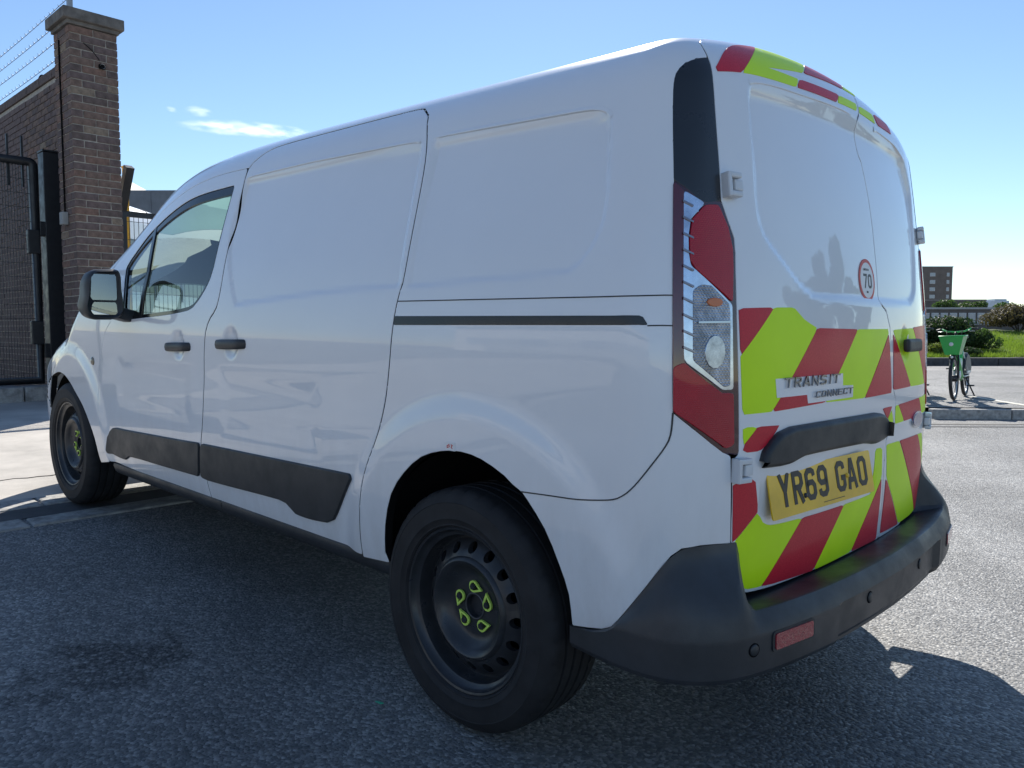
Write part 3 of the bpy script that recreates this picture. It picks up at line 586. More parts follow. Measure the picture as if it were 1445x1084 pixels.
def band(A,B,kind,F=None,off=0.,rim=.004,closed=False,mirror=False,name='band'):
    """strip between two matched lines on the body"""
    F=F or F1; A=np.array(A,float); B=np.array(B,float); n=len(A); L=[]
    for q in (A,B):
        b,d=MAPS[kind][0](q); p=shoot(b,d,F)[0]; nn=normal(p,F); L.append((p+nn*off,nn))
    (pa,na),(pb,nb)=L; V=np.concatenate([pa-na*rim,pa,pb,pb-nb*rim]); N=np.concatenate([na,na,nb,nb]); f=[]
    for i in range(n if closed else n-1):
        j=(i+1)%n
        for k in range(3): f.append([k*n+i,k*n+j,(k+1)*n+j,(k+1)*n+i])
    a,b,c=V[f[1][0]],V[f[1][1]],V[f[1][2]]
    if np.dot(np.cross(b-a,c-a),N[f[1][0]])<0: f=[q[::-1] for q in f]
    if mirror: V=V*np.array([1,-1,1]); N=N*np.array([1,-1,1]); f=[q[::-1] for q in f]
    me=bpy.data.meshes.new(name); me.from_pydata(V.tolist(),[],f); me.polygons.foreach_set('use_smooth',[True]*len(f)); me.update()
    me.normals_split_custom_set_from_vertices(N.tolist()); return me
def resample(p,h=.02,closed=False):
    p=np.array(p,float)
    if closed: p=np.concatenate([p,p[:1]])
    d=np.concatenate([[0],np.cumsum(np.linalg.norm(np.diff(p,axis=0),axis=1))]); n=max(2,int(d[-1]/h)+1); t=np.linspace(0,d[-1],n)
    q=np.stack([np.interp(t,d,p[:,0]),np.interp(t,d,p[:,1])],-1); return q[:-1] if closed else q

# ================================================================== ground
def gz(x,y=0.):
    x=np.asarray(x,float); y=np.asarray(y,float)
    r=np.where(x<.888,0,.0459*(x-.888)); r=np.minimum(r,.165+.030*(np.clip(x-4.6,0,5)))
    k=np.clip((y+5)/3.2,0,1); k=k*k*(3-2*k); return r*k
def sheet(name,xs,ys,m,dz=0.,kind='structure',zf=None):
    X,Y=np.meshgrid(xs,ys,indexing='ij'); Z=(gz(X,Y) if zf is None else zf(X,Y))+dz
    V=np.stack([X,Y,Z],-1).reshape(-1,3); ny=len(ys); i,j=np.meshgrid(np.arange(len(xs)-1),np.arange(ny-1),indexing='ij'); a=(i*ny+j).ravel()
    F=np.stack([a,a+ny,a+ny+1,a+1],-1); me=bpy.data.meshes.new(name); me.from_pydata(V.tolist(),[],F.tolist()); me.polygons.foreach_set('use_smooth',[True]*len(F)); me.update()
    o=link(name,me,m); o['kind']=kind; return o
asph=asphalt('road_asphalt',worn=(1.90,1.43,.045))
asph2=asphalt('pavement_asphalt',(.13,.13,.13),(.36,.35,.33),90.)
concrete=mat('apron_concrete',(.44,.41,.37),.85,noise=.22,nscale=2.2,bump=.5,bscale=130)
band_m=mat('smooth_tarmac',(.075,.076,.080),.8,noise=.3,nscale=5,bump=.4,bscale=220)
kerb_m=mat('kerb_granite',(.36,.35,.33),.85,noise=.4,nscale=26,bump=.8,bscale=90)
old_stone=mat('worn_kerb_stone',(.34,.33,.31),.9,noise=.45,nscale=14,bump=1.,bscale=60)
def rngs(*a): return np.unique(np.concatenate([np.arange(*q) for q in a]).round(4))
sheet('road',rngs((-900,-20,110),(-20,12,.4),(12,60,6),(60,1000,94)),rngs((-1000,-60,94),(-60,-12,6),(-12,14,.4),(14,60,6),(60,900,84)),asph)
sheet('driveway',rngs((4.2,9.05,.22)),rngs((-1.6,12.1,.5)),concrete,.006)
sheet('channel',np.array([3.80,3.9,4.0]),rngs((-1.6,12.1,.5)),band_m,.004)
crack=MB(); q=[]
for i in range(60):
    y=-.4+i*.06; q.append((4.78+.02*math.sin(i*.9)+.012*random.uniform(-1,1),y))
crack.ribbon(q,.012,0,.001,Matrix(((1,0,0,0),(0,1,0,0),(0,0,1,float(gz(4.78))+.0075),(0,0,0,1)))); co=crack.build('driveway_crack',void); tag(co,kind='structure')
def kerb_row(name,x0,x1,ys,h,m,rough):
    root=empty(name,(x0,0,0)); root['kind']='structure'
    for i in range(len(ys)-1):
        y0,y1=ys[i]+.008,ys[i+1]-.008; b=MB(); b.box(((x0+x1)/2,(y0+y1)/2,0),(x1-x0-.008,y1-y0,.10),None,.012)
        V=[]
        for v in b.v:
            jx=rough*math.sin(v[1]*31+v[0]*17); V.append((v[0]-x0+jx*.5,v[1]+jx*.6,v[2]+float(gz(v[0],v[1]))-.05+h+(jx*.3 if v[2]>0 else 0)))
        b.v=V; b.build('kerb_stone',m,root)
kerb_row('kerb_edge',3.62,3.80,np.arange(-1.6,7.6,.915),.010,old_stone,.010)
kerb_row('kerb_setts',4.0,4.2,[-1.6,-.7,.16,.985,1.9,2.8,3.7,4.6,5.5,6.4],.012,kerb_m,.006)

# ================================================================== the van
PIV=Vector((.888,0,0))
van=empty('panel_van',PIV,(0,-.0179,0),'white panel van with red and yellow chevrons on its rear doors','van')
def vp(name,me,m,parent=None,label=None):
    o=link(name,me,m,parent or van,None if parent else -PIV)
    if label: o['label']=label
    return o
def pair(name,poly,kind,m,parent=None,**k):
    a=vp(name,patch(poly,kind,name=name,**k),m,parent); b=vp(name,patch(poly,kind,name=name,mirror=True,**k),m,parent); return a,b
def mir(p): return [(x,math.pi*SC-s) for x,s in p]
def dense(n):
    q=np.array(P[n][1],float)
    for _ in range(2): q=np.concatenate([q[:1],np.stack([.75*q[:-1]+.25*q[1:],.25*q[:-1]+.75*q[1:]],1).reshape(-1,2),q[-1:]])
    return [tuple(a) for a in resample(q,.03)]
G=.0028; GAP_DARK=(paint,void)  # body paint, and black standing in for shade inside the gaps
# --- body shell: rear quarters, roof, pillars in one pressing
apil=[sxz(3.36,.80,1.235),sxz(3.50,.79,1.17),sxz(3.62,.77,1.14)]
wsl=[sxz(3.60,.73,1.20),sxz(3.40,.69,1.36),sxz(3.16,.645,1.52),sxz(3.0,.59,1.65)]
left=[(.405,1.335-.0)][:0]+pts('shell_rear_top')+pts('lamp_front')[1:]+pts('low_seam')[1:][::-1]+pts('arch_r')[:11][::-1]+dense('slide_rear')[::-1]+dense('slide_top')[:-1]+dense('fdoor_top')+apil+wsl
shell=[(.40,math.pi*SC/2),sxz(.40,.45,1.79)]+left+[(2.935,math.pi*SC/2)]
half_l=[sxz(.40,.45,1.79)]+left
shell=[(.40,math.pi*SC/2)]+smooth(half_l+[(2.935,math.pi*SC/2),(.40,math.pi*SC/2)])[:]
# close the half along the roof centre line, mirror it for the other half
hl=[q for q in smooth([(.40,math.pi*SC/2)]+half_l+[(2.935,math.pi*SC/2)],rad=.004)]
shell_o=vp('body_shell',patch(hl,'side',gap=.001,step=.0115,seal=GAP_DARK,rim=.03,name='body_shell'),paint)
vp('body_shell',patch(hl,'side',gap=.001,step=.02,seal=GAP_DARK,rim=.03,mirror=True,name='body_shell'),paint)
# --- doors
sd=dense('slide_rear')+dense('seam_b')[1:][::-1]+dense('slide_top')[::-1]
sd=dense('slide_top')[::-1]+dense('slide_rear')+dense('seam_b')[::-1][:-1]
sdl,sdr=pair('sliding_door',smooth(sd,rad=.02),'side',paint,gap=.0062,step=.0115,seal=GAP_DARK,rim=.03)
fd=dense('seam_b')[::-1]+dense('fdoor_top')+[sxz(3.36,.80,1.235)]+dense('seam_fender')
wd=smooth(pts('window'),rad=.012)
fdp=inset(smooth(fd,rad=.012),.0025)
fdl,fdr=pair('front_door',fdp,'side',paint,step=.0155,hole=wd,seal=GAP_DARK,rim=.03)
for door in (fdl,fdr):
    mrr=door is fdr; w=ccw(wd)
    w=[tuple(q) for q in resample(w,.012,True)]; wi=inset(w,.016); w0=inset(w,.0012)
    up=np.array([[0,.5*max(0.,min(1.,(q[1]-.42)/.06))] for q in w]); wi=np.array(wi)-up*.02
    vp('window_seal',band(w0,wi,'side',off=-.004,rim=.012,closed=True,mirror=mrr),gloss_black,door)
    vp('window_pane',patch(inset(wd,.008),'side',off=-.009,step=.03,rim=.004,mirror=mrr),win_glass,door)
    dv=pts('divider'); dvp=[(x+.014,s) for x,s in dv]+[(x-.014,s) for x,s in dv[::-1]]
    vp('window_divider',patch(dvp,'side',off=-.002,step=.03,rim=.008,mirror=mrr),gloss_black,door)
# --- front wing, bonnet, bumper, headlights
wing=dense('seam_fender')[::-1]+[sxz(3.36,.80,1.235),sxz(3.50,.79,1.17),sxz(3.62,.77,1.14),sxz(3.9,.70,1.085),sxz(4.15,.68,1.02),sxz(4.27,.70,.96),sxz(4.30,.72,.80),sxz(4.30,.76,.62)]+pts('arch_f')
pair('front_wing',smooth(wing,rad=.006),'side',paint,gap=.002,step=.0155,seal=GAP_DARK,rim=.03)
wtri=[sxz(3.30,.84,1.13),sxz(3.36,.80,1.215),sxz(3.56,.78,1.125),sxz(3.50,.82,1.09)]
pair('wing_corner_trim',smooth(wtri,rad=.004),'side',plastic,off=.003,rim=.006)
bonnet=[(.0,.38),(.40,.38),(.60,.42),(.645,.62),(.66,.80),(.0,.86)]; bonnet=bonnet+[(-a,b) for a,b in bonnet[::-1]]
vp('bonnet',patch(ccw(bonnet),'fr',F=F0,step=.04),paint)
vp('front_bumper',patch([(-.82,.26),(.82,.26),(.79,.60),(.62,.66),(-.62,.66),(-.79,.60)],'fc',F=F0,step=.04,gap=.003),paint)
vp('grille',patch([(-.44,.40),(.44,.40),(.50,.62),(-.50,.62)],'fc',F=F0,step=.04,off=.006,rim=.01),plastic)
pair('headlight',[(.50,.68),(.775,.655),(.765,.80),(.765,.94),(.60,.85)],'fc',headlight_m,F=F0,step=.03,gap=.003)
wsg=wsl[::-1]+[(3.72,sxz(3.7,.6,1.2)[1]),(3.86,math.pi*SC/2)]
wsg=[(2.95,math.pi*SC/2)]+wsl[::-1]+[(3.80,sxz(3.8,.5,1.25)[1]),(3.88,math.pi*SC/2)]; wsg=wsg+mir(wsg[1:-1])[::-1]
vp('windscreen',patch(ccw(wsg),'side',F=F0,off=-.004,step=.05,rim=.005),win_glass)
# --- side mouldings, sill, rail, seams
for n in ('trim_front','trim_slide'):
    pair('side_moulding',smooth(pts(n),rad=.014),'side',plastic,off=.009,rim=.012,bev=.005,step=.02,gap=.0015)
sill=[(1.165,sxz(0,.868,.402)[1]),(3.335,sxz(0,.868,.402)[1]),(3.36,sxz(0,.845,.345)[1]),(1.13,sxz(0,.845,.345)[1])]
for y in (1,-1):
    b=MB(); z0=.398; prof=[(.862,.4),(.872,.396),(.874,.385),(.866,.358),(.850,.344),(.80,.335),(.60,.335)]
    xs=[1.14,1.5,2.235,2.239,2.8,3.34]; V=[]; Fq=[]
    for x in xs:
        for (yy,zz) in prof: V.append((x,y*(yy-.004*(x>3.2)),zz))
    m=len(prof)
    for i in range(len(xs)-1):
        if i==2: continue
        for j in range(m-1): Fq.append((i*m+j,i*m+j+1,(i+1)*m+j+1,(i+1)*m+j))
    b.add(V,Fq,True); b.build('sill_cover',plastic,van,-PIV,sharp=50)
def stroke(name,n,w,m):
    p=np.array(pts(n))
    for _ in range(3 if len(p)>4 else 0): p=np.concatenate([p[:1],np.stack([.75*p[:-1]+.25*p[1:],.25*p[:-1]+.75*p[1:]],1).reshape(-1,2),p[-1:]])
    p=resample(p,.012); t=np.gradient(p,axis=0); t/=np.linalg.norm(t,axis=1,keepdims=True); nn=np.stack([-t[:,1],t[:,0]],-1)*w/2
    for mm in (False,True): vp(name,band(p+nn,p-nn,'side',off=.0011,rim=.003,mirror=mm),m)
sg_=mat('seam_grey',(.05,.05,.05),.8,noise=.1)
for k_ in ('seam_a','seam_c','low_seam'): stroke('panel_seam',k_,.0026,sg_)
pair('door_rail',smooth(pts('slot'),rad=.003),'side',gloss_black,off=.0015,rim=.004,bev=.001,step=.04)
# --- folded lips along the top of the pressed fields
def lip(name,line,kind,parents):
    p=resample(line,.012); n=len(p); t=np.gradient(p,axis=0); t/=np.linalg.norm(t,axis=1,keepdims=True); dn=np.stack([t[:,1],-t[:,0]],-1); dn*=np.sign(-dn[n//3,1])
    rows=[]
    taper=np.minimum(1,np.minimum(np.arange(n),np.arange(n)[::-1])/5.)
    for d,o in ((-.007,.0002),(-.001,.0022),(.0005,.0016),(.0035,-.012)):
        b,dd=MAPS[kind][0](p+dn*d); q=shoot(b,dd,F0)[0]; q=q+normal(q,F0)*(o*(taper if o<.001 else taper))[:,None]+normal(q,F0)*(0.0004); rows.append(q)
    V=np.concatenate(rows); f=[(k*n+i,k*n+i+1,(k+1)*n+i+1,(k+1)*n+i) for k in range(3) for i in range(n-1)]
    for par,mm in parents:
        W=V*np.array([1,-1,1]) if mm else V
        me=bpy.data.meshes.new(name); me.from_pydata(W.tolist(),[],f); me.polygons.foreach_set('use_smooth',[True]*len(f)); me.set_sharp_from_angle(angle=math.radians(30)); me.update(); vp(name,me,paint,par)
sp_=lambda l:smooth(l+[(l[-1][0],l[-1][1]-.5),(l[0][0],l[0][1]-.5)],rad=0)
def line_of(l): 
    o=[]; q=sp_(l)
    for a in q:
        if a[1]<min(x[1] for x in l)-.02: break
        o.append(a)
    return o
lip('pressed_lip',line_of(pts('press_quarter')[:5]),'side',((shell_o,False),))
lip('pressed_lip',[(a[0]+(.012 if i==2 else (-.012 if i==0 else 0)),a[1]) for i,a in enumerate(pts('press_slide')[:3])],'side',((sdl,False),(sdr,True)))
# --- handles of the side doors
def handle(cx,cz,L,door,y):
    b=MB(); n=9; V=[]; F=[]
    for i in range(n):
        u=(i/(n-1)-.5)*2; e=(1-abs(u)**4)
        yb=.897-.006+.024*e**.5 if abs(u)<1 else .892
        hw=.0185*(1-.12*abs(u)**3)
        for k in range(10):
            t=2*math.pi*k/10; V.append((cx+u*L/2,y*(yb-.006+.010*max(-.6,math.cos(t))),cz+hw*math.copysign(abs(math.sin(t))**.7,math.sin(t))+.004*u*-1))
    for i in range(n-1):
        for k in range(10): F.append((i*10+k,i*10+(k+1)%10,(i+1)*10+(k+1)%10,(i+1)*10+k))
    F+=[tuple(range(10)),tuple((n-1)*10+k for k in range(10))]
    b.add(V,F,True); b.build('door_handle',plastic,door,sharp=55)
for dl,dr,cx,cz,L in ((fdl,fdr,2.534,.979,.235),(sdl,sdr,2.093,1.003,.235)):
    handle(cx,cz,L,dl,1); handle(cx,cz,L,dr,-1)
for y in (1,-1):
    b=MB().lathe([(0,.010),(.016,.008),(.020,.004),(.022,0)],20,'y',(3.528,0,.877))
    for i,v in enumerate(b.v): b.v[i]=(v[0],y*(v[1]+.884),v[2])
    b.build('side_repeater',mat('repeater_amber',(.25,.20,.13),.2,coat=1,noise=.1),van,-PIV)
# --- door mirrors
for y in (1,-1):
    root=MB(); N=22; V=[]; F=[]
    secs=[(2.985,.90,.92),(2.995,1.,1.),(3.03,1.02,1.03),(3.08,.97,.98),(3.13,.80,.84),(3.16,.45,.5)]
    for (x,a,c) in secs:
        for k in range(N):
            t=2*math.pi*k/N; ct,st=math.cos(t),math.sin(t)
            V.append((x,y*(1.008+.070*a*math.copysign(abs(ct)**.45,ct)+.012*(st<0)*ct),1.190+.106*c*math.copysign(abs(st)**.5,st)+.018*ct*(st>0)*-1))
    for i in range(len(secs)-1):
        for k in range(N): F.append((i*N+k,i*N+(k+1)%N,(i+1)*N+(k+1)%N,(i+1)*N+k))
    F.append(tuple((len(secs)-1)*N+k for k in range(N)))
    # recessed rear face
    k0=len(V)
    for k in range(N):
        t=2*math.pi*k/N; ct,st=math.cos(t),math.sin(t); V.append((2.998,y*(1.008+.058*math.copysign(abs(ct)**.45,ct)),1.190+.092*math.copysign(abs(st)**.5,st)))
    for k in range(N): F.append((k,(k+1)%N,k0+(k+1)%N,k0+k))
    F.append(tuple(k0+k for k in range(N)))
    root.add(V,F,True); mo=root.build('door_mirror',plastic,van,-PIV,sharp=50)
    for nm,z0,z1 in (('mirror_glass',1.166,1.276),('lower_mirror_glass',1.104,1.157)):
        g=MB(); Vv=[(2.996-.0,y*yy,zz) for yy,zz in ((.962,z0),(1.056,z0),(1.063,z0+.012),(1.058,z1-.012),(1.050,z1),(.964,z1),(.959,z1-.01),(.957,z0+.01))]
        Vv=[(vx-.006*(vz-1.19),vy,vz) for vx,vy,vz in Vv]
        g.add(Vv,[tuple(range(8))]); go=g.build(nm,mat('mirror_silver',(.85,.88,.88),.02,metal=1.,noise=.01),mo)
        if nm=='mirror_glass': pass
    b=MB().box((3.06,y*.915,1.105),(.11,.12,.055),Matrix.Rotation(.25*y,3,'X'),.018); b.build('mirror_arm',plastic,mo,sharp=40)
# --- rear corner panel, pillar trim, lamps
ck=pts('low_seam_k')[::-1]
corner=pts('corner_door')+pts('corner')+pts('arch_k')[1:]+pts('low_seam_k')[1:-1]
pair('rear_corner_panel',smooth(corner,rad=.005),'corn',paint,gap=.0015,step=.0155)
pair('pillar_trim',smooth(pts('trim_pillar'),ang=55,seg=.012,rad=.006),'corn',gloss_black if False else mat('pillar_black',(.02,.023,.028),.28,coat=.3,noise=.1,rvar=.05),gap=.0015,off=.001,bev=.003,step=.02)
for mrr in (False,True):
    lamp=vp('tail_lamp',patch(smooth(pts('lamp'),rad=.008),'corn',off=.001,gap=.0015,bev=.005,step=.016,mirror=mrr),mat('lamp_housing',(.05,.006,.012),.08,coat=1.,noise=.1))
    for nm,key,m,of in (('red_edge_lens','lamp_red_edge',red_dark,.0035),('upper_red_lens','lamp_red_upper',red_lens,.0060),('chrome_surround','lamp_chrome',mat('lamp_chrome',(.62,.68,.78),.16,metal=.9,noise=.25,nscale=25),.0042),
                     ('clear_lens','lamp_clear',clear_lens,.0060),('lower_red_lens','lamp_red_lower',red_lens,.0050)):
        vp(nm,patch(smooth(pts(key),rad=.006),'corn',F=F0,off=of,rim=.005,bev=.0015,step=.02,mirror=mrr),m,lamp)
    # ribs of the chrome strip and bulbs behind the clear lens
    a,b_=P['lamp_chrome'][1][0],P['lamp_chrome'][1][10]
    for i in range(10):
        z=a[1]-.02-(a[1]-b_[1]-.03)*i/9.5; s=a[0]-.001+(b_[0]-a[0])*i/9.5
        rib=[(s+.004,z),(s-.016,z-.010),(s-.016,z-.0135),(s+.004,z-.004)]
        vp('chrome_rib',patch(ccw(rib),'corn',F=F0,off=.0075,rim=.003,bev=.0004,step=.03,mirror=mrr),mat('rib_dark',(.26,.25,.29),.2,metal=.6,coat=1,noise=.1),lamp)
    cl=np.array(P['lamp_clear'][1]); c=cl.mean(0); w,h=np.ptp(cl[:,0]),np.ptp(cl[:,1])
    def blob(cs,cz,rs,rz): return [(cs+rs*math.cos(t)*1.,cz+rz*math.sin(t)) for t in np.linspace(0,2*math.pi,14,endpoint=False)]
    vp('indicator_bulb',patch(blob(c[0]+.002,c[1]+.052,.016,.008),'corn',F=F0,off=.0085,rim=.003,bev=.002,step=.03,mirror=mrr),orange_lens,lamp)
    vp('reflector_bowl',patch(blob(c[0]-.001,c[1]-.055,.021,.035),'corn',F=F0,off=.0080,rim=.003,bev=.002,step=.03,mirror=mrr),mat('bowl_chrome',(.5,.53,.58),.25,metal=1,noise=.3,nscale=40),lamp)
    vp('lens_divider',patch([(c[0]-.034,c[1]+.012),(c[0]+.036,c[1]+.010),(c[0]+.036,c[1]+.006),(c[0]-.034,c[1]+.008)],'corn',F=F0,off=.0088,rim=.003,bev=.0005,step=.03,mirror=mrr),chrome,lamp)
# --- rear doors
dl=pts('door_left'); mid=pts('seam_mid'); mid=[(mid[2][0]-.055,math.atan2(1.80-.95,1.1-.40)*SC),(mid[2][0]-.03,mid[2][1]+.045)]+mid[2:]
top=math.atan2(1.812-.95,1.1-.40)*SC
ld=[(.40,math.atan2(1.797-.95,1.1-.402)*SC),(.56,math.atan2(1.77-.95,1.1-.40)*SC)]+dl[:-1]+pts('door_bottom')[:-1]+mid[::-1]
ldp=smooth(ld,rad=.008)
rear_l=vp('rear_door',patch(ldp,'rear',gap=.0035,step=.0115,seal=GAP_DARK,rim=.03),paint,label='wider rear door carrying the number plate')
rd=mid+[(a,b) for a,b in pts('door_bottom_r')[1:2]]+[(-.40,P['door_bottom'][1][1][1]),(-dl[-1][0],dl[-1][1])]+[(-a,b) for a,b in dl[:-1][::-1]]+[(-.56,math.atan2(1.77-.95,1.1-.40)*SC),(-.40,math.atan2(1.797-.95,1.1-.402)*SC)]
rear_r=vp('rear_door',patch(smooth(rd,rad=.008),'rear',gap=.0035,step=.0115,seal=GAP_DARK,rim=.03),paint,label='narrower rear door with the black grip')
lip('pressed_lip',line_of(pts('press_l')[:5])[:-1],'rear',((rear_l,False),)); lip('pressed_lip',pts('press_r')[1:4],'rear',((rear_r,False),))
for k in P:
    if k.startswith('chev_'):
        col=k.split('_')[1]; pl=pts(k); door=rear_l if np.mean([q[0] for q in pl])>-.16 and k not in('chev_y_k','chev_y_m','chev_r_m','chev_r_i','chev_y_i') else rear_r
        pl=smooth(pl,ang=24,rad=.004)
        vp('chevron_stripe',patch(pl,'rear',off=.0012 if col=='y' else .0016,rim=.0012,bev=.0003,step=.02,gap=.0004,cdt=True),fluo if col=='y' else refl_red,door)
vp('badge_field',patch(ccw(pts('badge')),'rear',off=.0022,rim=.0008,bev=.0003,step=.03),paint,rear_l)
bar=vp('rear_grip_bar',patch(smooth(pts('bar'),rad=.01),'rear',F=F0,off=.020,rim=.024,bev=.014,step=.016,gap=.010),plastic,rear_l)
def frame(p,n=None,up=(0,0,1)):
    p=np.array(p,float)
    if n is None: n=normal(p[None],F0)[0]
    n=Vector(n).normalized(); u=Vector(up).cross(n).normalized(); v=n.cross(u)
    return Matrix.Translation(Vector(p))@Matrix(((u.x,v.x,n.x),(u.y,v.y,n.y),(u.z,v.z,n.z))).to_4x4()
def spt(y,z,F=F1):
    return shoot(np.array([[1.1,y,z]]),np.array([[-1.,0,0]]),F)[0][0]
# latch end of the bar
b=MB(); Mx=frame(spt(-.118,.805,F0)); b.add([Mx@Vector(q) for q in ((-.014,-.020,.012),(.020,-.012,.006),(.024,.016,.006),(-.010,.024,.012),(-.012,-.018,.034),(.016,-.010,.026),(.018,.012,.026),(-.008,.020,.034))],[(0,1,2,3),(4,5,6,7),(0,1,5,4),(1,2,6,5),(2,3,7,6),(3,0,4,7)])
b.build('latch_button',gloss_black,bar)
# number plate
pc=Vector((.162,.294,.7053)); ta=Vector((.0857,.9963,0)); tn=Vector((.198,0,.98)); tn=(tn-ta*tn.dot(ta)).normalized(); ex=-ta.normalized(); nz=ex.cross(tn)
PM=Matrix.Translation(pc)@Matrix(((ex.x,tn.x,nz.x),(ex.y,tn.y,nz.y),(ex.z,tn.z,nz.z))).to_4x4()
if (PM.to_3x3()@Vector((0,0,1))).x>0: raise RuntimeError('plate faces inwards')
def rrect(w,h,r,k=5):
    o=[]
    for cx,cy,a in ((w/2-r,h/2-r,0),(-w/2+r,h/2-r,90),(-w/2+r,-h/2+r,180),(w/2-r,-h/2+r,270)):
        o+=[(cx+r*math.cos(math.radians(a+90*i/k)),cy+r*math.sin(math.radians(a+90*i/k))) for i in range(k+1)]
    return o
pb=MB().prism(rrect(.522,.113,.008),-.0035,0,PM); plate=vp('number_plate',pb.mesh(),plate_y,rear_l)
GL={'Y':[[(5,79),(25,36),(25,0)],[(45,79),(25,36)]],
 'R':[[(7,0),(7,72),(32,72),(42,65),(43,48),(34,39),(7,39)],[(24,39),(43,0)]],
 '6':[[(43,58),(41,68),(33,72),(17,72),(7,63),(7,16),(16,7),(34,7),(43,16),(43,34),(34,43),(16,43),(7,37)]],
 'G':[[(43,57),(41,68),(33,72),(17,72),(7,63),(7,16),(16,7),(34,7),(43,16),(43,35),(27,35)]],
 'A':[[(5,0),(22,74),(28,74),(45,0)],[(12,24),(38,24)]],
 'O':[[(7,40),(7,63),(16,72),(34,72),(43,63),(43,16),(34,7),(16,7),(7,16),(7,40)]],
 'T':[[(0,72),(50,72)],[(25,72),(25,0)]],'N':[[(7,0),(7,74),(43,5),(43,79)]],'I':[[(25,0),(25,79)]],'M':[[(5,0),(5,76),(25,25),(45,76),(45,0)]],
 'S':[[(43,62),(36,72),(14,72),(7,64),(7,50),(14,42),(36,38),(43,30),(43,15),(36,7),(14,7),(7,16)]],
 'C':[[(43,62),(36,72),(16,72),(7,62),(7,17),(16,7),(36,7),(43,17)]],'E':[[(43,72),(7,72),(7,7),(43,7)],[(7,40),(38,40)]],
 'L':[[(7,79),(7,7),(43,7)]],'D':[[(7,7),(7,72),(30,72),(43,60),(43,19),(30,7),(7,7)]],'P':[[(7,0),(7,72),(34,72),(43,64),(43,46),(34,37),(7,37)]],'H':[[(7,0),(7,79)],[(43,0),(43,79)],[(7,40),(43,40)]],
 '7':[[(5,72),(44,72),(20,0)]],'0':[[(7,40),(7,63),(16,72),(34,72),(43,63),(43,16),(34,7),(16,7),(7,16),(7,40)]]}
GL['9']=[[(50-x,79-y) for x,y in GL['6'][0]]]
def text(s,x0,y0,h,M,w,depth,name,m,parent,adv=1.22,sx=1.,slant=0.,z0=.0004,single=True):
    k=h/79; x=x0; mb=MB()
    for i,ch in enumerate(s):
        if ch==' ': x+=.033/.079*h*sx if len(s)<9 else h*.4; continue
        if ch=='I': x-=50*k*sx*.20
        for j,st in enumerate(GL[ch]):
            mb.ribbon([(x+a*k*sx+slant*b_*k,y0+b_*k) for a,b_ in st],w,z0-.0003,z0+depth+.00012*j,M)
        x+=50*k*sx*adv if ch!='I' else 50*k*sx*(adv*.75+.02)
        if not single:
            vp(name,mb.mesh(),m,parent); mb=MB()
    if single: return vp(name,mb.mesh(),m,parent)
text('YR69 GAO',-.219,-.0335,.079,PM,.0138,.0006,'plate_character',ink,plate,single=False)
for x,y in ((-.105,-.018),(.118,.004)):
    vp('plate_screw',MB().lathe([(0,.004),(.005,.0035),(.0065,0)],12,'z').mesh(),ink if x<0 else plate_y,plate).matrix_basis=PM@Matrix.Translation((x,y,.0006))
vp('plate_small_print',MB().prism([(0,0),(.11,0),(.11,.002),(0,.002)],.0002,.0006,PM@Matrix.Translation((-.02,-.0475,0))).mesh(),mat('small_print',(.2,.13,.03),.5,noise=.6,nscale=300),plate)
# badge lettering
bt=P['badge_t'][1]
def badge(s,yl,yr,z,h,n):
    a=Vector(spt(yl,z)); b_=Vector(spt(yr,z)); nn=Vector(normal(np.array([spt((yl+yr)/2,z)]),F1)[0]); u=(b_-a).normalized(); nn=(nn-u*nn.dot(u)).normalized(); v=nn.cross(u)
    M=Matrix.Translation(a+nn*.006)@Matrix(((u.x,v.x,nn.x),(u.y,v.y,nn.y),(u.z,v.z,nn.z))).to_4x4()
    W=(b_-a).length; adv=1.16; k=h/79; units=sum(.75 if c=='I' else 1 for c in s)*adv-(adv-1); sx=W/(50*k*units)
    text(s,0,0,h,M,h*.16,.003,n,badge_metal,rear_l,adv=adv,sx=sx*.95,slant=.28,z0=0,single=False)
badge('TRANSIT',.500,.195,.953,.024,'model_lettering'); badge('CONNECT',.352,.125,.922,.016,'model_lettering')
# speed limit sticker
s7=spt(-.036,1.227); M7=frame(s7,normal(s7[None],F1)[0]); 
def disc(r,z,n=40): return MB().prism([(r*math.cos(2*math.pi*i/n),r*math.sin(2*math.pi*i/n)) for i in range(n)],z-.001,z,M7)
st=vp('speed_sticker',disc(.060,.0016).mesh(),red_print,rear_l,'round red ringed speed limit sticker')
vp('sticker_face',disc(.050,.0019).mesh(),white_print,st)
text('70',-.030,-.022,.040,M7,.0068,.0003,'sticker_number',ink,st,sx=1.15,z0=.0021)
text('LIMITED TO',-.026,.027,.0058,M7,.0012,.0002,'sticker_print',ink,st,z0=.0021,sx=1.1); text('MPH',-.009,-.036,.0055,M7,.0012,.0002,'sticker_print',ink,st,z0=.0021)
# grip on the narrower door, oval badge
gp=spt(-.335,1.04,F0); MG=frame(gp)
def m4(b): b.v=[tuple(MG@Vector(q)) for q in b.v]; return b
gb=m4(MB().box((.015,0,.020),(.150,.040,.022),None,.010)); vp('door_grip',gb.mesh(),plastic,rear_r)
op=spt(-.48,.80,F0); MO=frame(op)
ov=MB().prism([(.068*math.cos(t),.027*math.sin(t)) for t in np.linspace(0,2*math.pi,32,endpoint=False)],-.004,.005,MO); ob=vp('oval_badge',ov.mesh(),chrome,rear_r)
vp('badge_centre',MB().prism([(.062*math.cos(t),.022*math.sin(t)) for t in np.linspace(0,2*math.pi,32,endpoint=False)],.0,.0062,MO).mesh(),blue_badge,ob)
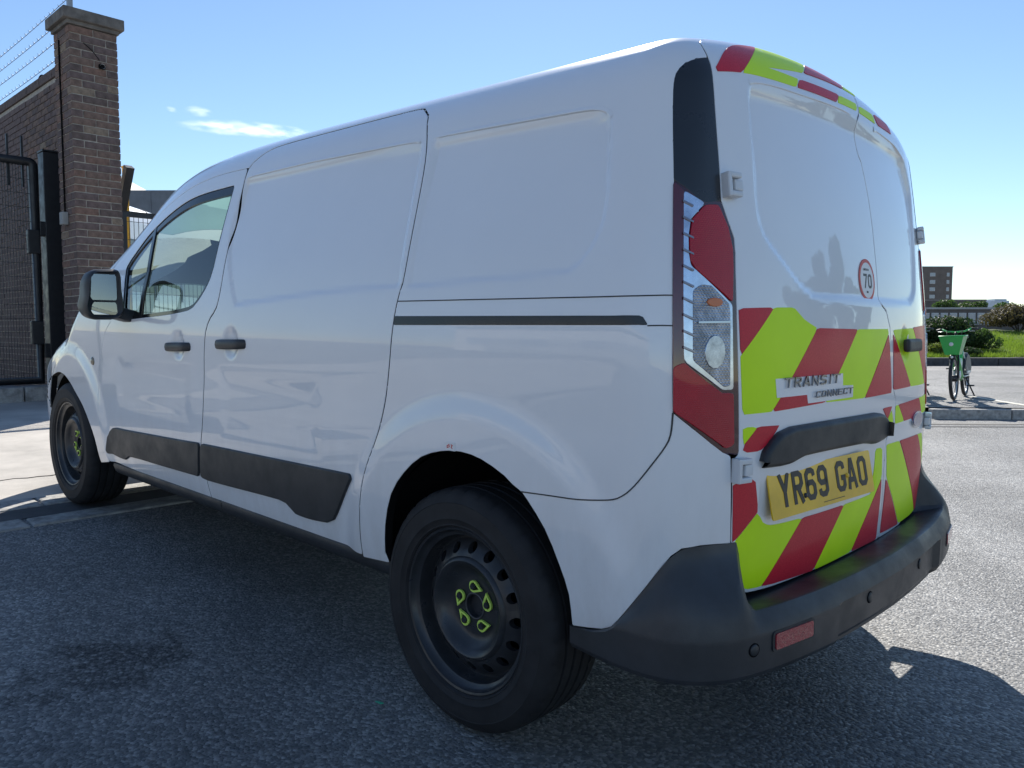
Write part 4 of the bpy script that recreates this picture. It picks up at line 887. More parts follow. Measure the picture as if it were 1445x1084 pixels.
# hinges
hp=mat('hinge_paint',(.66,.68,.70),.4,coat=.5,noise=.05)
for y,z,x in ((.648,1.405,.0),(.655,.778,.0),(-.648,1.405,0),(-.655,.778,0)):
    p=spt(y,z,F0); Mh=frame(p); sg=1 if y>0 else -1   # local x = image right (-y)
    b=MB()
    def lb(c,d,ch=.004): b.box(c,d,None,ch)
    lb((-.018*sg,0,.010),(.011,.056,.026)); lb((.001*sg,.021,.014),(.036,.013,.020)); lb((.001*sg,-.021,.014),(.036,.013,.020)); 
    b.v=[tuple(Mh@Vector(q)) for q in b.v]; h=vp('door_hinge',b.mesh(),hp)
    k=MB().box((.013*sg,0,.011),(.028,.026,.017),None,.005); k.v=[tuple(Mh@Vector(q)) for q in k.v]; vp('hinge_knuckle',k.mesh(),hp,h)
# --- rear bumper swept along its plan curve
def crspline(P_,n):
    P_=[np.array(q,float) for q in P_]; P_=[2*P_[0]-P_[1]]+P_+[2*P_[-1]-P_[-2]]; out=[]
    for i in range(1,len(P_)-2):
        for t in np.linspace(0,1,n,endpoint=False):
            a,b_,c,d=P_[i-1:i+3]; out.append(.5*((2*b_)+(-a+c)*t+(2*a-5*b_+4*c-d)*t*t+(-a+3*b_-3*c+d)*t**3))
    return np.array(out+[P_[-2]])
half=crspline([(.515,.868),(.40,.884),(.30,.884),(.215,.852),(.155,.785),(.120,.69),(.095,.57),(.072,.40),(.058,.2),(.053,0)],7)
plan=np.concatenate([half,half[-2::-1]*np.array([1,-1])])
ZW=spl([-.1,.219,.243,.263,.278,.318,.376,.394,.42,.506,.6],[.615,.615,.62,.617,.601,.533,.446,.428,.415,.399,.395])
tang=np.gradient(plan,axis=0); tang/=np.linalg.norm(tang,axis=1,keepdims=True); inn=np.stack([-tang[:,1],tang[:,0]],-1)   # inward normal
if (inn[len(plan)//2]@np.array([1,0]))<0: inn=-inn
V=[]; NP=0
for (p,n_) in zip(plan,inn):
    psi=math.atan2(p[1],.75-p[0]); a=abs(p[1])
    q=surf([[psi*SC,.615]],'corn',F0)[0]; zt=float(ZW(q[0])); 
    for _ in range(3): q=surf([[psi*SC,zt-.002]],'corn',F0)[0]; zt=float(ZW(q[0]))
    w=float(sst(.60,.655,abs(q[1])))
    ql=surf([[psi*SC,.468]],'corn',F0)[0]
    rc=.015*(1-float(sst(.375,.400,a)))*(p[0]<.2)
    def at(d,z): return np.array([p[0]+n_[0]*d,p[1]+n_[1]*d,z])
    base=[at(.16,.332),at(.06,.330),at(.022,.335),at(.008+rc,.342),at(rc+.001,.354),at(rc,.39),at(rc,.428),at(rc,.436),at(.001+rc*.2,.441)]
    led=[at(.012,.459),at(.0235,.4775),at(.026,.4805),at(.032,.4815),None,None,None,None,None]
    e=led[3]; t_=np.array([ql[0]+.012*np.sign(1),ql[1],.468]); t_=np.array([ql[0],ql[1],.466])+np.array([n_[0],n_[1],0])*.012
    for i in range(5): led[4+i]=e+(t_-e)*((i+1)/5)
    c0=at(.003,.445); tt=np.array([q[0]-n_[0]*.003,q[1]-n_[1]*.003,zt-.002]); 
    k1=c0+np.array([0,0,1])*max(.0,(zt-.445))*.45; dirv=np.array([n_[0],n_[1],0]); k2=tt-np.array([0,0,1])*max(0,(zt-.445))*.25
    wing_=[]
    for i in range(1,10):
        t=i/9; wing_.append((1-t)**3*c0+3*(1-t)**2*t*k1+3*(1-t)*t*t*k2+t**3*tt)
    if zt<.46:   # side arm below the white panel
        base=[np.array([b_[0],b_[1],min(b_[2],zt-.004)]) for b_ in base]
        wing_=[np.array([tt[0],tt[1],zt-.002])*(i/9)+base[-1]*(1-i/9) for i in range(1,10)]
    prof=base+[led[i]*(1-w)+wing_[i]*w for i in range(9)]
    inn2=prof[-1]+np.array([n_[0],n_[1],0])*.03; prof.append(inn2)
    NP=len(prof); V+=prof
F=[]
for i in range(len(plan)-1):
    for j in range(NP-1): F.append((i*NP+j,i*NP+j+1,(i+1)*NP+j+1,(i+1)*NP+j))
bumper=vp('rear_bumper',MB().add(V,F,True).mesh(),mat('bumper_plastic',(.036,.039,.044),.42,spec=.5,noise=.3,nscale=7,bump=.15,bscale=700,rvar=.12))
bumper.data.set_sharp_from_angle(angle=math.radians(21))
BP=np.array(V).reshape(len(plan),NP,3)
def bface(y,z):    # point and frame on the bumper's rear face
    i=int(np.argmin(np.abs(BP[:,5,1]-y))); p=BP[i,5].copy(); p[2]=z; return frame(p,(-inn[i][0],-inn[i][1],.02))
for y in (.598,-.598):
    Mb=bface(y,.414); vp('reflector_recess',MB().prism(rrect(.156,.046,.010),-.01,.0012,Mb).mesh(),plastic,bumper)
    vp('rear_reflector',MB().prism(rrect(.140,.036,.006),-.004,.004,Mb).mesh(),mat('reflector_red',(.34,.012,.03),.25,coat=1,noise=.2,nscale=120,bump=.5,bscale=260),bumper)
for y in (.21,-.21,-.62,.72):
    Mb=bface(y,.408); sz=.0125
    vp('parking_sensor',MB().lathe([(0,.004),(.010,.0036),(.0125,.002),(.0125,-.004)],20,'z').mesh(),plastic,bumper).matrix_basis=Mb
    vp('sensor_ring',MB().lathe([(.0125,.0015),(.0155,.0012),(.0155,-.004)],20,'z').mesh(),void,bumper).matrix_basis=Mb
# --- wheels
HUB=[(.879,.3335),(3.94,.419)]
def tyre_mesh():
    b=MB(); R=.3265; n=180; prof=[(.2205,.000),(.226,.012),(.2285,.0145),(.231,.0135),(.245,.0175),(.2465,.0190),(.2485,.0180),(.268,.0200),(.288,.0185),(.2895,.0198),(.292,.0180),(.307,.0110),(.3185,.000)]
    tread=[]; x=.002
    for g0,g1 in ((-.038,-.047),(-.078,-.088),(-.118,-.128),(-.158,-.167)):
        tread+=[(.3255,g0+.001),(.3185,g0-.0005),(.3185,g1+.0005),(.3255,g1-.001)]
    full=prof+[(.3225,-.008),(.3245,-.018)]+tread+[(.3245,-.185),(.3225,-.196),(.3185,-.205),(.310,-.217),(.292,-.227),(.262,-.229),(.232,-.221),(.2205,-.205)]
    V=[];F=[];m=len(full)
    for a in range(n):
        t=2*math.pi*a/n; notch=(a%5==0)
        for i,(r,h) in enumerate(full):
            rr=r-(.0045 if notch and (12<=i<=14 or i>=len(full)-10 and i<=len(full)-7) else 0)
            sk=.008*math.sin(0) ; h2=h if h>0 else h*.88; V.append((rr*math.cos(t+h*.25),h2,rr*math.sin(t+h*.25)))
    for a in range(n):
        c=(a+1)%n
        for i in range(m-1): F.append((a*m+i,a*m+i+1,c*m+i+1,c*m+i))
    b.add(V,F,True); me=b.mesh('tyre'); me.set_sharp_from_angle(angle=math.radians(35)); return me
def rim_mesh():
    b=MB(); b.lathe([(.2235,-.004),(.2245,.004),(.2205,.008),(.2150,.006),(.2110,-.004),(.2060,-.010),(.1985,-.014),(.1945,-.028),(.1935,-.044),(.1900,-.052),(.184,-.050)],96,'y')
    # disc with round vent holes
    N=16; r0,r1,rc,rh=.140,.184,.163,.0145; hy=lambda r:-.018-.032*((r-r0)/(r1-r0))**1.2
    for k in range(N):
        a0=2*math.pi*k/N; da=math.pi/N; m=24; ring=[];hole=[];hin=[]
        for i in range(m):
            t=2*math.pi*i/m; c,s_=math.cos(t),math.sin(t); q=1/max(abs(c),abs(s_)); r=rc+(c*q)*(r1-r0)/2*(1 if True else 0)+(r0+r1)/2-rc; an=a0+s_*q*da
            ring.append((r*math.cos(an),hy(r),r*math.sin(an))); rr=rc+rh*c; an2=a0+rh*s_/rc; hole.append((rr*math.cos(an2),hy(rr)+.0015,rr*math.sin(an2))); hin.append((rr*math.cos(an2),hy(rr)-.016,rr*math.sin(an2)))
        b.add(ring+hole+hin,[(i,(i+1)%m,m+(i+1)%m,m+i) for i in range(m)]+[(m+i,m+(i+1)%m,2*m+(i+1)%m,2*m+i) for i in range(m)],True)
    b.lathe([(.140,-.018),(.136,-.011),(.129,-.008),(.121,-.011),(.112,-.023),(.095,-.040),(.080,-.045),(.072,-.044),(.066,-.044),(.045,-.044),(.036,-.044),(.034,-.041),(.031,-.041),(.0305,-.058),(0,-.058)],96,'y')
    me=b.mesh('rim'); me.set_sharp_from_angle(angle=math.radians(40)); return me
TY,RM=tyre_mesh(),rim_mesh()
hubback=MB().lathe([(.19,-.085),(0,-.085)],48,'y').mesh()
ringm=MB().lathe([(.0365,0),(.0365,.003),(.0335,.004),(.032,.001)],32,'y').mesh()
nutm=MB().lathe([(0,.016),(.008,.016),(.0098,.012),(.0098,0)],6,'y',smooth=False).mesh()
tip=[(.0135*math.cos(t),.0135*math.sin(t)) for t in np.linspace(math.radians(50),math.radians(310),16)]+[(.027,0)]
indm=MB().prism(tip,0,.004,Matrix(((1,0,0),(0,0,1),(0,1,0))).to_4x4()).mesh()
indb=MB().ribbon(tip,.0055,0,.006,Matrix(((1,0,0,0),(0,0,1,0),(0,1,0,0),(0,0,0,1))),closed=True).mesh()
def wheel(hx,hz,yo,side,spin):
    w=link('wheel',None,None,van,Vector((hx,side*yo,hz))-PIV); w.empty_display_size=.05
    w.scale=(1,side,1); w.rotation_euler=(0,spin,0)
    link('tyre',TY,rubber,w); r=link('rim',RM,steel,w); link('rim_back',hubback,void,w)
    link('centre_ring',ringm,mat('worn_steel',(.12,.12,.13),.4,metal=.6,noise=.3),w,(0,-.044,0))
    for k in range(5):
        a=math.radians(90+72*k); c=(.0555*math.cos(a),-.045,.0555*math.sin(a)); pt=[200,-35,-75,110,165][k] if False else [math.degrees(a)+100,math.degrees(a)-80,math.degrees(a)-70,math.degrees(a)+100,math.degrees(a)-90][k]
        nu=link('wheel_nut',nutm,steel,w,c); nu.rotation_euler=(0,.3*k,0)
        ii=link('nut_indicator',indb,nut_green,w,(c[0],c[1]+.004,c[2])); ii.rotation_euler=(0,-math.radians(pt),0)
    return w
for (hx,hz),sp in zip(HUB,(0.,.6)):
    wheel(hx,hz,.868,1,sp); wheel(hx,hz,.868,-1,sp)
# --- arch liners, inner liner, underbody
for key,(cx,cz,r) in (('r',(.845,.36,.405)),('f',(3.86,.42,.40))):
    for y in (1,-1):
        b=MB(); n=20; V=[]; F=[]
        for i in range(n+1):
            t=math.radians(2+176*i/n); 
            for yy in (.862,.5): V.append((cx+r*math.cos(t),y*yy,cz+r*math.sin(t)))
        k=len(V)
        for i in range(n): F.append((2*i,2*i+1,2*i+3,2*i+2))
        V.append((cx,y*.5,cz)); 
        for i in range(n): F.append((2*i+1,2*i+3,k))
        b.add(V,F,True); b.build('wheel_arch_liner',void,van,-PIV)
def Fin(x,y,z): return F0(x,y,z)+.035
lin=[(.42,math.pi*SC/2),(.42,-.10),(2.25,-.10),(2.25,math.pi*SC/2)]
pair('dark_gap_liner',lin,'side',void,F=Fin,step=.12,rim=.005)  # black sheets put behind the panels to keep their gaps dark
lin2=[(2.2,-.50),(3.3,-.50),(3.3,.06),(2.2,.10)]
pair('door_card',ccw(lin2),'side',interior,F=lambda x,y,z:F0(x,y,z)+.05,step=.1,rim=.005)
vp('dark_rear_liner',patch([(-.72,-.48),(.72,-.48),(.72,.62),(-.72,.62)],'rear',F=Fin,step=.12,rim=.005),void)  # same black backing behind the rear door gaps
MB().prism([(-.76,.36),(.76,.36),(.80,1.0),(.72,1.45),(.60,1.70),(-.60,1.70),(-.72,1.45),(-.80,1.0)],2.25,2.27,Matrix(((0,0,1,0),(1,0,0,0),(0,1,0,0),(0,0,0,1)))).build('bulkhead',mat('bulkhead_grey',(.10,.105,.11),.8,noise=.2),van,-PIV)
MB().box((2.3,0,.33),(3.9,1.10,.10)).build('underbody',void,van,-PIV)
MB().lathe([(0,.09),(.24,.09),(.30,.06),(.31,0),(.30,-.06),(.24,-.09),(0,-.09)],32,'z',(.60,0,.295)).build('spare_wheel',rubber,van,-PIV)  # unseen; added to block light passing under the rear
MB().tube([(.42,-.52,.30),(.62,-.52,.30),(.9,-.45,.30)],[.10,.11,.05],14).build('exhaust_silencer',mat('exhaust_steel',(.12,.11,.10),.6,metal=.6,noise=.3),van,-PIV)
MB().box((3.0,0,.46),(1.5,1.5,.06)).build('cab_floor',interior,van,-PIV)
# --- cab interior
b=MB(); pr_=[(3.05,.55),(3.02,.95),(3.10,1.06),(3.30,1.10),(3.60,1.10),(3.75,1.08),(3.75,.55)]
b.prism([(x,z) for x,z in pr_],-.74,.74,Matrix(((1,0,0,0),(0,0,-1,0),(0,1,0,0),(0,0,0,1)))); b.build('dashboard',dash_m,van,-PIV)
sw=MB().tube([(2.95+.03*math.cos(t)*.0+.07*math.sin(t)*-1,-.37+.18*math.cos(t),1.03+.165*math.sin(t)) for t in np.linspace(0,2*math.pi,28,endpoint=False)],.015,8,closed=True); swo=sw.build('steering_wheel',interior,van,-PIV)
MB().box((2.99,-.37,1.02),(.05,.14,.12),None,.02).build('wheel_boss',interior,swo)
for y in (-.38,.38):
    s_=MB().box((2.62,y,.72),(.50,.48,.16),None,.05).build('seat',seat_m,van,-PIV,sharp=40)
    MB().box((2.40,y,1.03),(.14,.46,.62),Matrix.Rotation(-.20,3,'Y'),.05).build('backrest',seat_m,s_,sharp=40)
    MB().box((2.335,y,1.42),(.09,.26,.18),Matrix.Rotation(-.15,3,'Y'),.035).build('headrest',seat_m,s_,sharp=40)
# sticker on the arch
q=shoot(np.array([[.895,0,.775]]),np.array([[0,1.,0]]),F0)[0][0]; Ms=frame(q,normal(q[None],F0)[0])
ps=vp('price_sticker',MB().prism([(-.018,-.011),(.018,-.011),(.018,.011),(-.018,.011)],-.002,.0012,Ms).mesh(),white_print)
vp('sticker_mark',MB().ribbon([(-.011,.003),(-.011,-.004),(-.002,-.001),(-.004,.005),(-.009,-.0)],.0022,.001,.0016,Ms).ribbon([(.003,.005),(.009,.003),(.004,-.001),(.009,-.005)],.0022,.001,.0017,Ms).mesh(),red_print,ps)

# ================================================================== brick pillar, wall, gate and fence beyond the van
brick_ms=[mat('brick_%s'%n,c,.9,noise=.4,nscale=22,bump=.9,bscale=70) for n,c in (('brown',(.185,.125,.100)),('dark',(.130,.095,.085)),('red',(.205,.125,.096)),('purple',(.155,.110,.100)),('buff',(.25,.19,.14)))]
mortar=mat('mortar',(.44,.40,.345),.95,noise=.3,nscale=18,bump=.8,bscale=120)
cap_m=mat('cap_concrete',(.16,.145,.13),.92,noise=.4,nscale=9,bump=.8,bscale=60)
BR={}
def brick_mesh(L,W,mi):
    k=(round(L,3),round(W,3),mi)
    if k not in BR:
        b=MB().box((0,0,0),(L,W,.065),None,.004); b.v=[(x+.0015*math.sin(91*y+37*z+mi),y+.0015*math.sin(71*x+53*z+mi*2),z+.001*math.sin(63*x+17*mi)) for x,y,z in b.v]
        me=b.mesh('brick'); me.materials.append(brick_ms[mi]); BR[k]=me
    return BR[k]
def pick(): return random.choices(range(5),(4,3,2,4,.5))[0]
DY=-.12
pil=empty('brick_pillar',(8.397,-.662+DY,.29),(0,0,0),'tall dark brick gate pillar with a concrete cap','pillar')
PX0,PY0,PW_=8.167,-.432,.46      # near corner; the pillar runs to +x and -y
zb=.29; nc=51
MB().box((0,0,1.92),(PW_-.016,PW_-.016,3.82)).build('mortar_core',mortar,pil)
def pbrick(x0,x1,y0,y1,z):       # extents measured from the near corner
    jx=random.uniform(-.003,.003); o=link('brick',brick_mesh(x1-x0,y1-y0,pick()),None,pil,(PX0+(x0+x1)/2-8.397+jx,PY0-(y0+y1)/2+.662+random.uniform(-.002,.002),z+.0325)); o.rotation_euler=(0,0,random.uniform(-.006,.006))
for c in range(nc):
    z=c*.075+.012
    if c%2==0:
        for y0 in (0,.235): pbrick(0,.105,y0,y0+.225,z)
        pbrick(.115,.34,0,.105,z); pbrick(.35,.46,0,.105,z); pbrick(.115,.34,.355,.46,z)
    else:
        pbrick(0,.225,0,.105,z); pbrick(0,.105,.115,.345,z); pbrick(0,.225,.355,.46,z); pbrick(.235,.46,0,.105,z)
cz=nc*.075+.012
MB().box((0,0,cz+.02),(.50,.50,.04),None,.006).box((0,0,cz+.095),(.58,.58,.11),None,.012).build('cap',cap_m,pil)
MB().tube([(.05,.238,cz-.1),(.05,.240,1.95)],.009,6).build('cable',void,pil)
MB().box((.02,.262,1.93),(.10,.06,.13),None,.01).build('junction_box',mat('box_grey',(.30,.31,.31),.6,noise=.1),pil)
MB().tube([(-.236,.10,cz-.16),(-.245,.02,cz-.22),(-.24,-.05,cz-.30)],.004,5).build('lamp_lead',void,pil)
fl=MB().box((-.245,-.07,cz-.36),(.04,.06,.045),None,.008).build('pillar_floodlight',void,pil)
MB().lathe([(0,.012),(.02,.008),(.024,0)],12,'x',(-.267,-.07,cz-.36)).build('floodlight_lens',white_print,fl)
# wall running back from the pillar
WY=-.70+DY; wall=empty('boundary_wall',(8.63,WY,.29),(0,0,0),'long dark brick boundary wall behind the mesh gate','wall')
WH=3.66
MB().box((6.7,-.115,WH/2),(13.4,.21,WH)).build('mortar_core',mortar,wall)
bs=MB(); cnt=0
for c in range(int(WH/.075)):
    x=(-.1125 if c%2 else 0)+.005
    while x<6.2:
        x0=max(x,.0); x1=x+.225
        if x0<x1-.05:
            zz=c*.075+.045
            if .72<(x0+x1)/2<2.05 and cnt<300 and zz>.1:
                o=link('brick',brick_mesh(.225,.02,pick()),None,wall,((x0+x1)/2,-.008+random.uniform(-.002,.003),zz)); cnt+=1
            else: bs.box(((x0+x1)/2,-.008+random.uniform(-.002,.003),zz),(x1-x0,.02,.065))
        x+=.235
tag(bs.build('brickwork',brick_ms[3],wall),kind='stuff')
cp=MB(); 
for i in range(28):
    MB().box((.24+i*.47,-.115,WH+.05),(.46,.26,.10),None,.008).build('coping_brick',brick_ms[1],wall)
# barbed wire on the wall
bw=empty('barbed_wire_fence',(9.25,-.80+DY,3.95),(0,0,0),'four strands of barbed wire on a steel post above the brick wall','wire')
MB().box((0,0,.58),(.05,.05,1.16)).build('wire_post',mat('galvanised',(.35,.36,.37),.5,metal=.6,noise=.2),bw)
for zz in (.84,.66,.48,.28):
    w=MB().tube([(0,0,zz)]+[(x,0,zz-.02*math.sin(math.pi*x/4)) for x in np.arange(.5,8.01,.5)],.0035,5)
    for x in np.arange(.2,8,.16): w.tube([(x-.008,-.012,zz-.014),(x+.008,.012,zz+.014)],.002,4).tube([(x-.008,.012,zz-.014),(x+.008,-.012,zz+.014)],.002,4)
    w.build('wire_strand',mat('wire_steel',(.16,.16,.17),.5,metal=.5,noise=.2),bw)
lp=MB().tube([(10.35+.16*math.cos(t),-.80+DY,4.04+.13*math.sin(t)) for t in np.linspace(.1,3.0,16)],.008,6); tag(lp.build('wall_cable_loop',void),'thin black cable loop standing up from the wall coping','cable')
# gate with its post, closed across the driveway
blk=mat('gate_black',(.020,.022,.026),.42,spec=.5,noise=.25,nscale=12,rvar=.12)
gp_=empty('gate_post',(9.295,-.549+DY,.29),(0,0,0),'square black steel gate post beside the brick pillar','post')
MB().box((0,0,1.36),(.19,.19,2.76),None,.006).build('shaft',blk,gp_); MB().box((0,0,2.755),(.20,.20,.02),None,.004).build('cap',blk,gp_)
for zz in (.55,1.9): MB().box((-.02,.115,zz),(.10,.06,.16),None,.008).build('hinge_block',blk,gp_)
gate=empty('mesh_gate',(9.28,-.40+DY,.29),(0,0,0),'black steel gate with fine wire mesh in a tubular frame','gate')
fr_=[]; y0,y1,z0,z1,r=.03,3.1,.22,2.62,.05
for a in np.linspace(0,90,6): fr_.append((0,y0+r-r*math.sin(math.radians(a)),z1-r+r*math.cos(math.radians(a))))
fr_=[(0,y1,z1)]+fr_+[(0,y0,z0),(0,y1,z0)]
MB().tube(fr_,.056,4,closed=True).build('frame',blk,gate)
mm=MB(); 
for y in np.arange(y0+.06,y1-.02,.027): mm.box((0,y,(z0+z1)/2),(.006,.006,z1-z0-.06))
for zz in np.arange(z0+.08,z1-.04,.152): mm.box((.004,(y0+y1)/2,zz),(.004,y1-y0-.06,.005))
tag(mm.build('mesh_infill',blk,gate),kind='stuff')
for y in (.12,.26): MB().box((.03,y,2.62),(.02,.02,.55)).build('top_rod',blk,gate)
for zz in (.75,1.75): MB().box((-.03,.06,zz),(.07,.12,.26),None,.01).build('lock_box',blk,gate)
stp=empty('gate_step',(9.1,1.2,.29)); stp['kind']='structure'
for i in range(6): MB().box((.02,-1.75+i*.62,.075),(.30,.61,.19),None,.02).build('step_stone',old_stone,stp)
# mesh fence to the right of the pillar
fence=empty('mesh_fence',(8.55,-1.0+DY,.27),(0,0,0),'black wire mesh fence with cranked posts beside the brick pillar','fence')
FL=9.0
for i in range(4):
    y=-.02-i*2.6
    b=MB().box((0,y,1.06),(.08,.085,2.12),None,.006); b.add([(-.04,y-.042,2.10),(.04,y-.042,2.10),(.04,y+.042,2.10),(-.04,y+.042,2.10),(-.30,y-.042,2.53),(-.22,y-.042,2.57),(-.22,y+.042,2.57),(-.30,y+.042,2.53)],[(0,1,2,3),(4,5,6,7),(0,1,5,4),(1,2,6,5),(2,3,7,6),(3,0,4,7)]); b.build('post',blk,fence)
for zz in (2.08,.25): MB().box((0,-.02-FL/2+.6,zz),(.045,7.8,.06)).build('rail',blk,fence)
mm=MB()
for y in np.arange(-.1,-7.8,-.05): mm.box((.0,y,1.165),(.005,.005,1.77))
for zz in np.arange(.4,2.05,.2): mm.box((.005,-3.9,zz),(.005,7.7,.005))
tag(mm.build('mesh_infill',blk,fence),kind='stuff')
yp=empty('yellow_post',(10.0,-1.62+DY,.29),(0,0,0),'yellow painted steel post behind the mesh fence','post')
MB().box((0,0,1.42),(.06,.06,2.84),None,.008).build('shaft',mat('yellow_paint',(.62,.34,.02),.5,noise=.2,nscale=10),yp); MB().box((0,0,2.85),(.07,.07,.02)).build('cap',MATS['yellow_paint'],yp)
# parked white coach behind the fence
coach=empty('parked_coach',(14.1,-3.2,.29),(0,0,math.atan2(-.714,.70)),'white coach with a rounded roof parked behind the mesh fence','coach')
cw=mat('coach_white',(.72,.73,.74),.35,coat=.6,noise=.05); cg=mat('coach_glass',(.05,.06,.07),.08,spec=.7,noise=.1)
pf=[(-1.25,.35),(1.25,.35),(1.25,2.75)]+[(1.25-.35+.35*math.cos(t),2.75+.35*math.sin(t)) for t in np.linspace(.15,math.pi/2,6)]+[(-1.25+.35+.35*math.cos(t),2.75+.35*math.sin(t)) for t in np.linspace(math.pi/2,math.pi,6)]+[(-1.25,2.75)]
MB().prism(pf,0,11.5,Matrix(((0,0,1,0),(1,0,0,1.25),(0,1,0,0),(0,0,0,1)))).build('body',cw,coach,sharp=50)
for i in range(9):
    for sy in (2.508,-.008): MB().box((.65+i*1.25,sy,1.95),(1.10,.02,.95),None,.01).build('side_window',cg,coach)
for i in range(10):
    MB().box((.06+i*1.25,-.012,1.95),(.05,.02,1.2)).build('window_pillar',MATS['galvanised'],coach)
    MB().tube([(.06+i*1.25,0,2.62)]+[(.06+i*1.25,.35-.352*math.cos(t),2.75+.352*math.sin(t)) for t in np.linspace(0,math.pi/2,6)],.012,5).build('roof_seam',MATS['galvanised'],coach)
MB().box((-.01,1.25,1.9),(.02,2.1,1.3),None,.01).build('end_window',cg,coach)
for x in (2.2,8.8):
    for y in (.15,2.35): MB().lathe([(.0,.14),(.30,.14),(.46,.12),(.48,0),(.46,-.12),(0,-.14)],28,'y',(x,y,.48)).build('wheel',rubber,coach)
# industrial shed far behind
CAMV=Vector((CAM[0],CAM[1],0)); FW=Vector((.689,-.722,0)).normalized(); RT=Vector((-.723,-.69,0)).normalized()
def at(px,d,z=0.): p=CAMV+FW*d+RT*((px-722.5)/1116*d); return Vector((p.x,p.y,z))
def facing(): return math.atan2(FW.y,FW.x)
shed=empty('industrial_shed',at(300,62),(0,0,facing()),'grey metal industrial shed far behind the coach','shed')
gm=mat('shed_grey',(.17,.18,.20),.6,noise=.15,nscale=1.5)
MB().box((7,-1.2,5.9),(14,20,11.8),None,.05).build('wall',gm,shed)
MB().add([(-.5,9,11.2),(-.5,13.5,11.6),(14,13.5,15.5),(14,9,13.0)],[(0,1,2,3)]).build('lean_to_roof',mat('roof_sheet',(.34,.35,.36),.6,noise=.2),shed)
for i in range(7): MB().box((-.02,-10.5+i*3,5.9),(.06,.12,11.6)).build('cladding_rib',gm,shed)

# ================================================================== across the road on the right
E_=Vector((-.766,-.643,0)); N_=Vector((.643,-.766,0)); O_=Vector((2.30,-8.115,0))     # along the island's kerb, away from it
def isl(a,d,z=0.): p=O_+E_*a+N_*d; return Vector((p.x,p.y,z))
ang=math.atan2(E_.y,E_.x)
me=MB().add([isl(0,.12,.118),isl(14,.12,.118),isl(14,9,.118),isl(-4,9,.118),isl(-4,2.2,.118),isl(-1.2,.6,.118)],[(0,1,2,3,4,5)]); o=me.build('pavement',asph2); o['kind']='structure'
ks=empty('island_kerb',isl(0,0),(0,0,ang)); ks['kind']='structure'
for i in range(15): MB().box((.46+i*.92,-.065 if False else -.0625,.03),(.908,.125,.18),None,.014).build('kerb_stone',kerb_m,ks)
for i in range(4):
    p0,p1=isl(-.02-.42*i,.02+.155*i),isl(-.02-.42*(i+1),.02+.155*(i+1)+.0)
    c=(p0+p1)/2; MB().box((0,0,.03),(.44,.125,.18),None,.014).build('kerb_stone',kerb_m,ks).matrix_world=Matrix.Translation(c)@Matrix.Rotation(math.atan2((p1-p0).y,(p1-p0).x),4,'Z')
# repair joints in the road and the white bay line
for (a0,d0,a1,d1,w,m,nm) in ((-3,-.95,12,-.55,.07,band_m,'road_joint'),(-3,-.70,12,-.30,.16,mat('pale_patch',(.17,.165,.155),.85,noise=.3),'road_patch')):
    p0,p1=isl(a0,d0),isl(a1,d1); t=(p1-p0).normalized(); n=Vector((-t.y,t.x,0))*w/2
    pl=[]; k=40
    for i in range(k+1): c=p0.lerp(p1,i/k); pl.append((c,random.uniform(.6,1.3)))
    V=[tuple(c+n*j+Vector((0,0,.005))) for c,j in pl]+[tuple(c-n*j+Vector((0,0,.005))) for c,j in pl]
    o=MB().add(V,[(i,i+1,k+2+i,k+1+i) for i in range(k)]).build(nm,m); o['kind']='structure'
p0,p1=at(1372,11.2,.122),at(1470,9.6,.122); t=(p1-p0).normalized(); n=Vector((-t.y,t.x,0))*.05
o=MB().add([p0+n,p1+n,p1-n,p0-n],[(0,1,2,3)]).build('bay_line',mat('road_paint',(.62,.60,.52),.8,noise=.35,nscale=20)); o['kind']='structure'

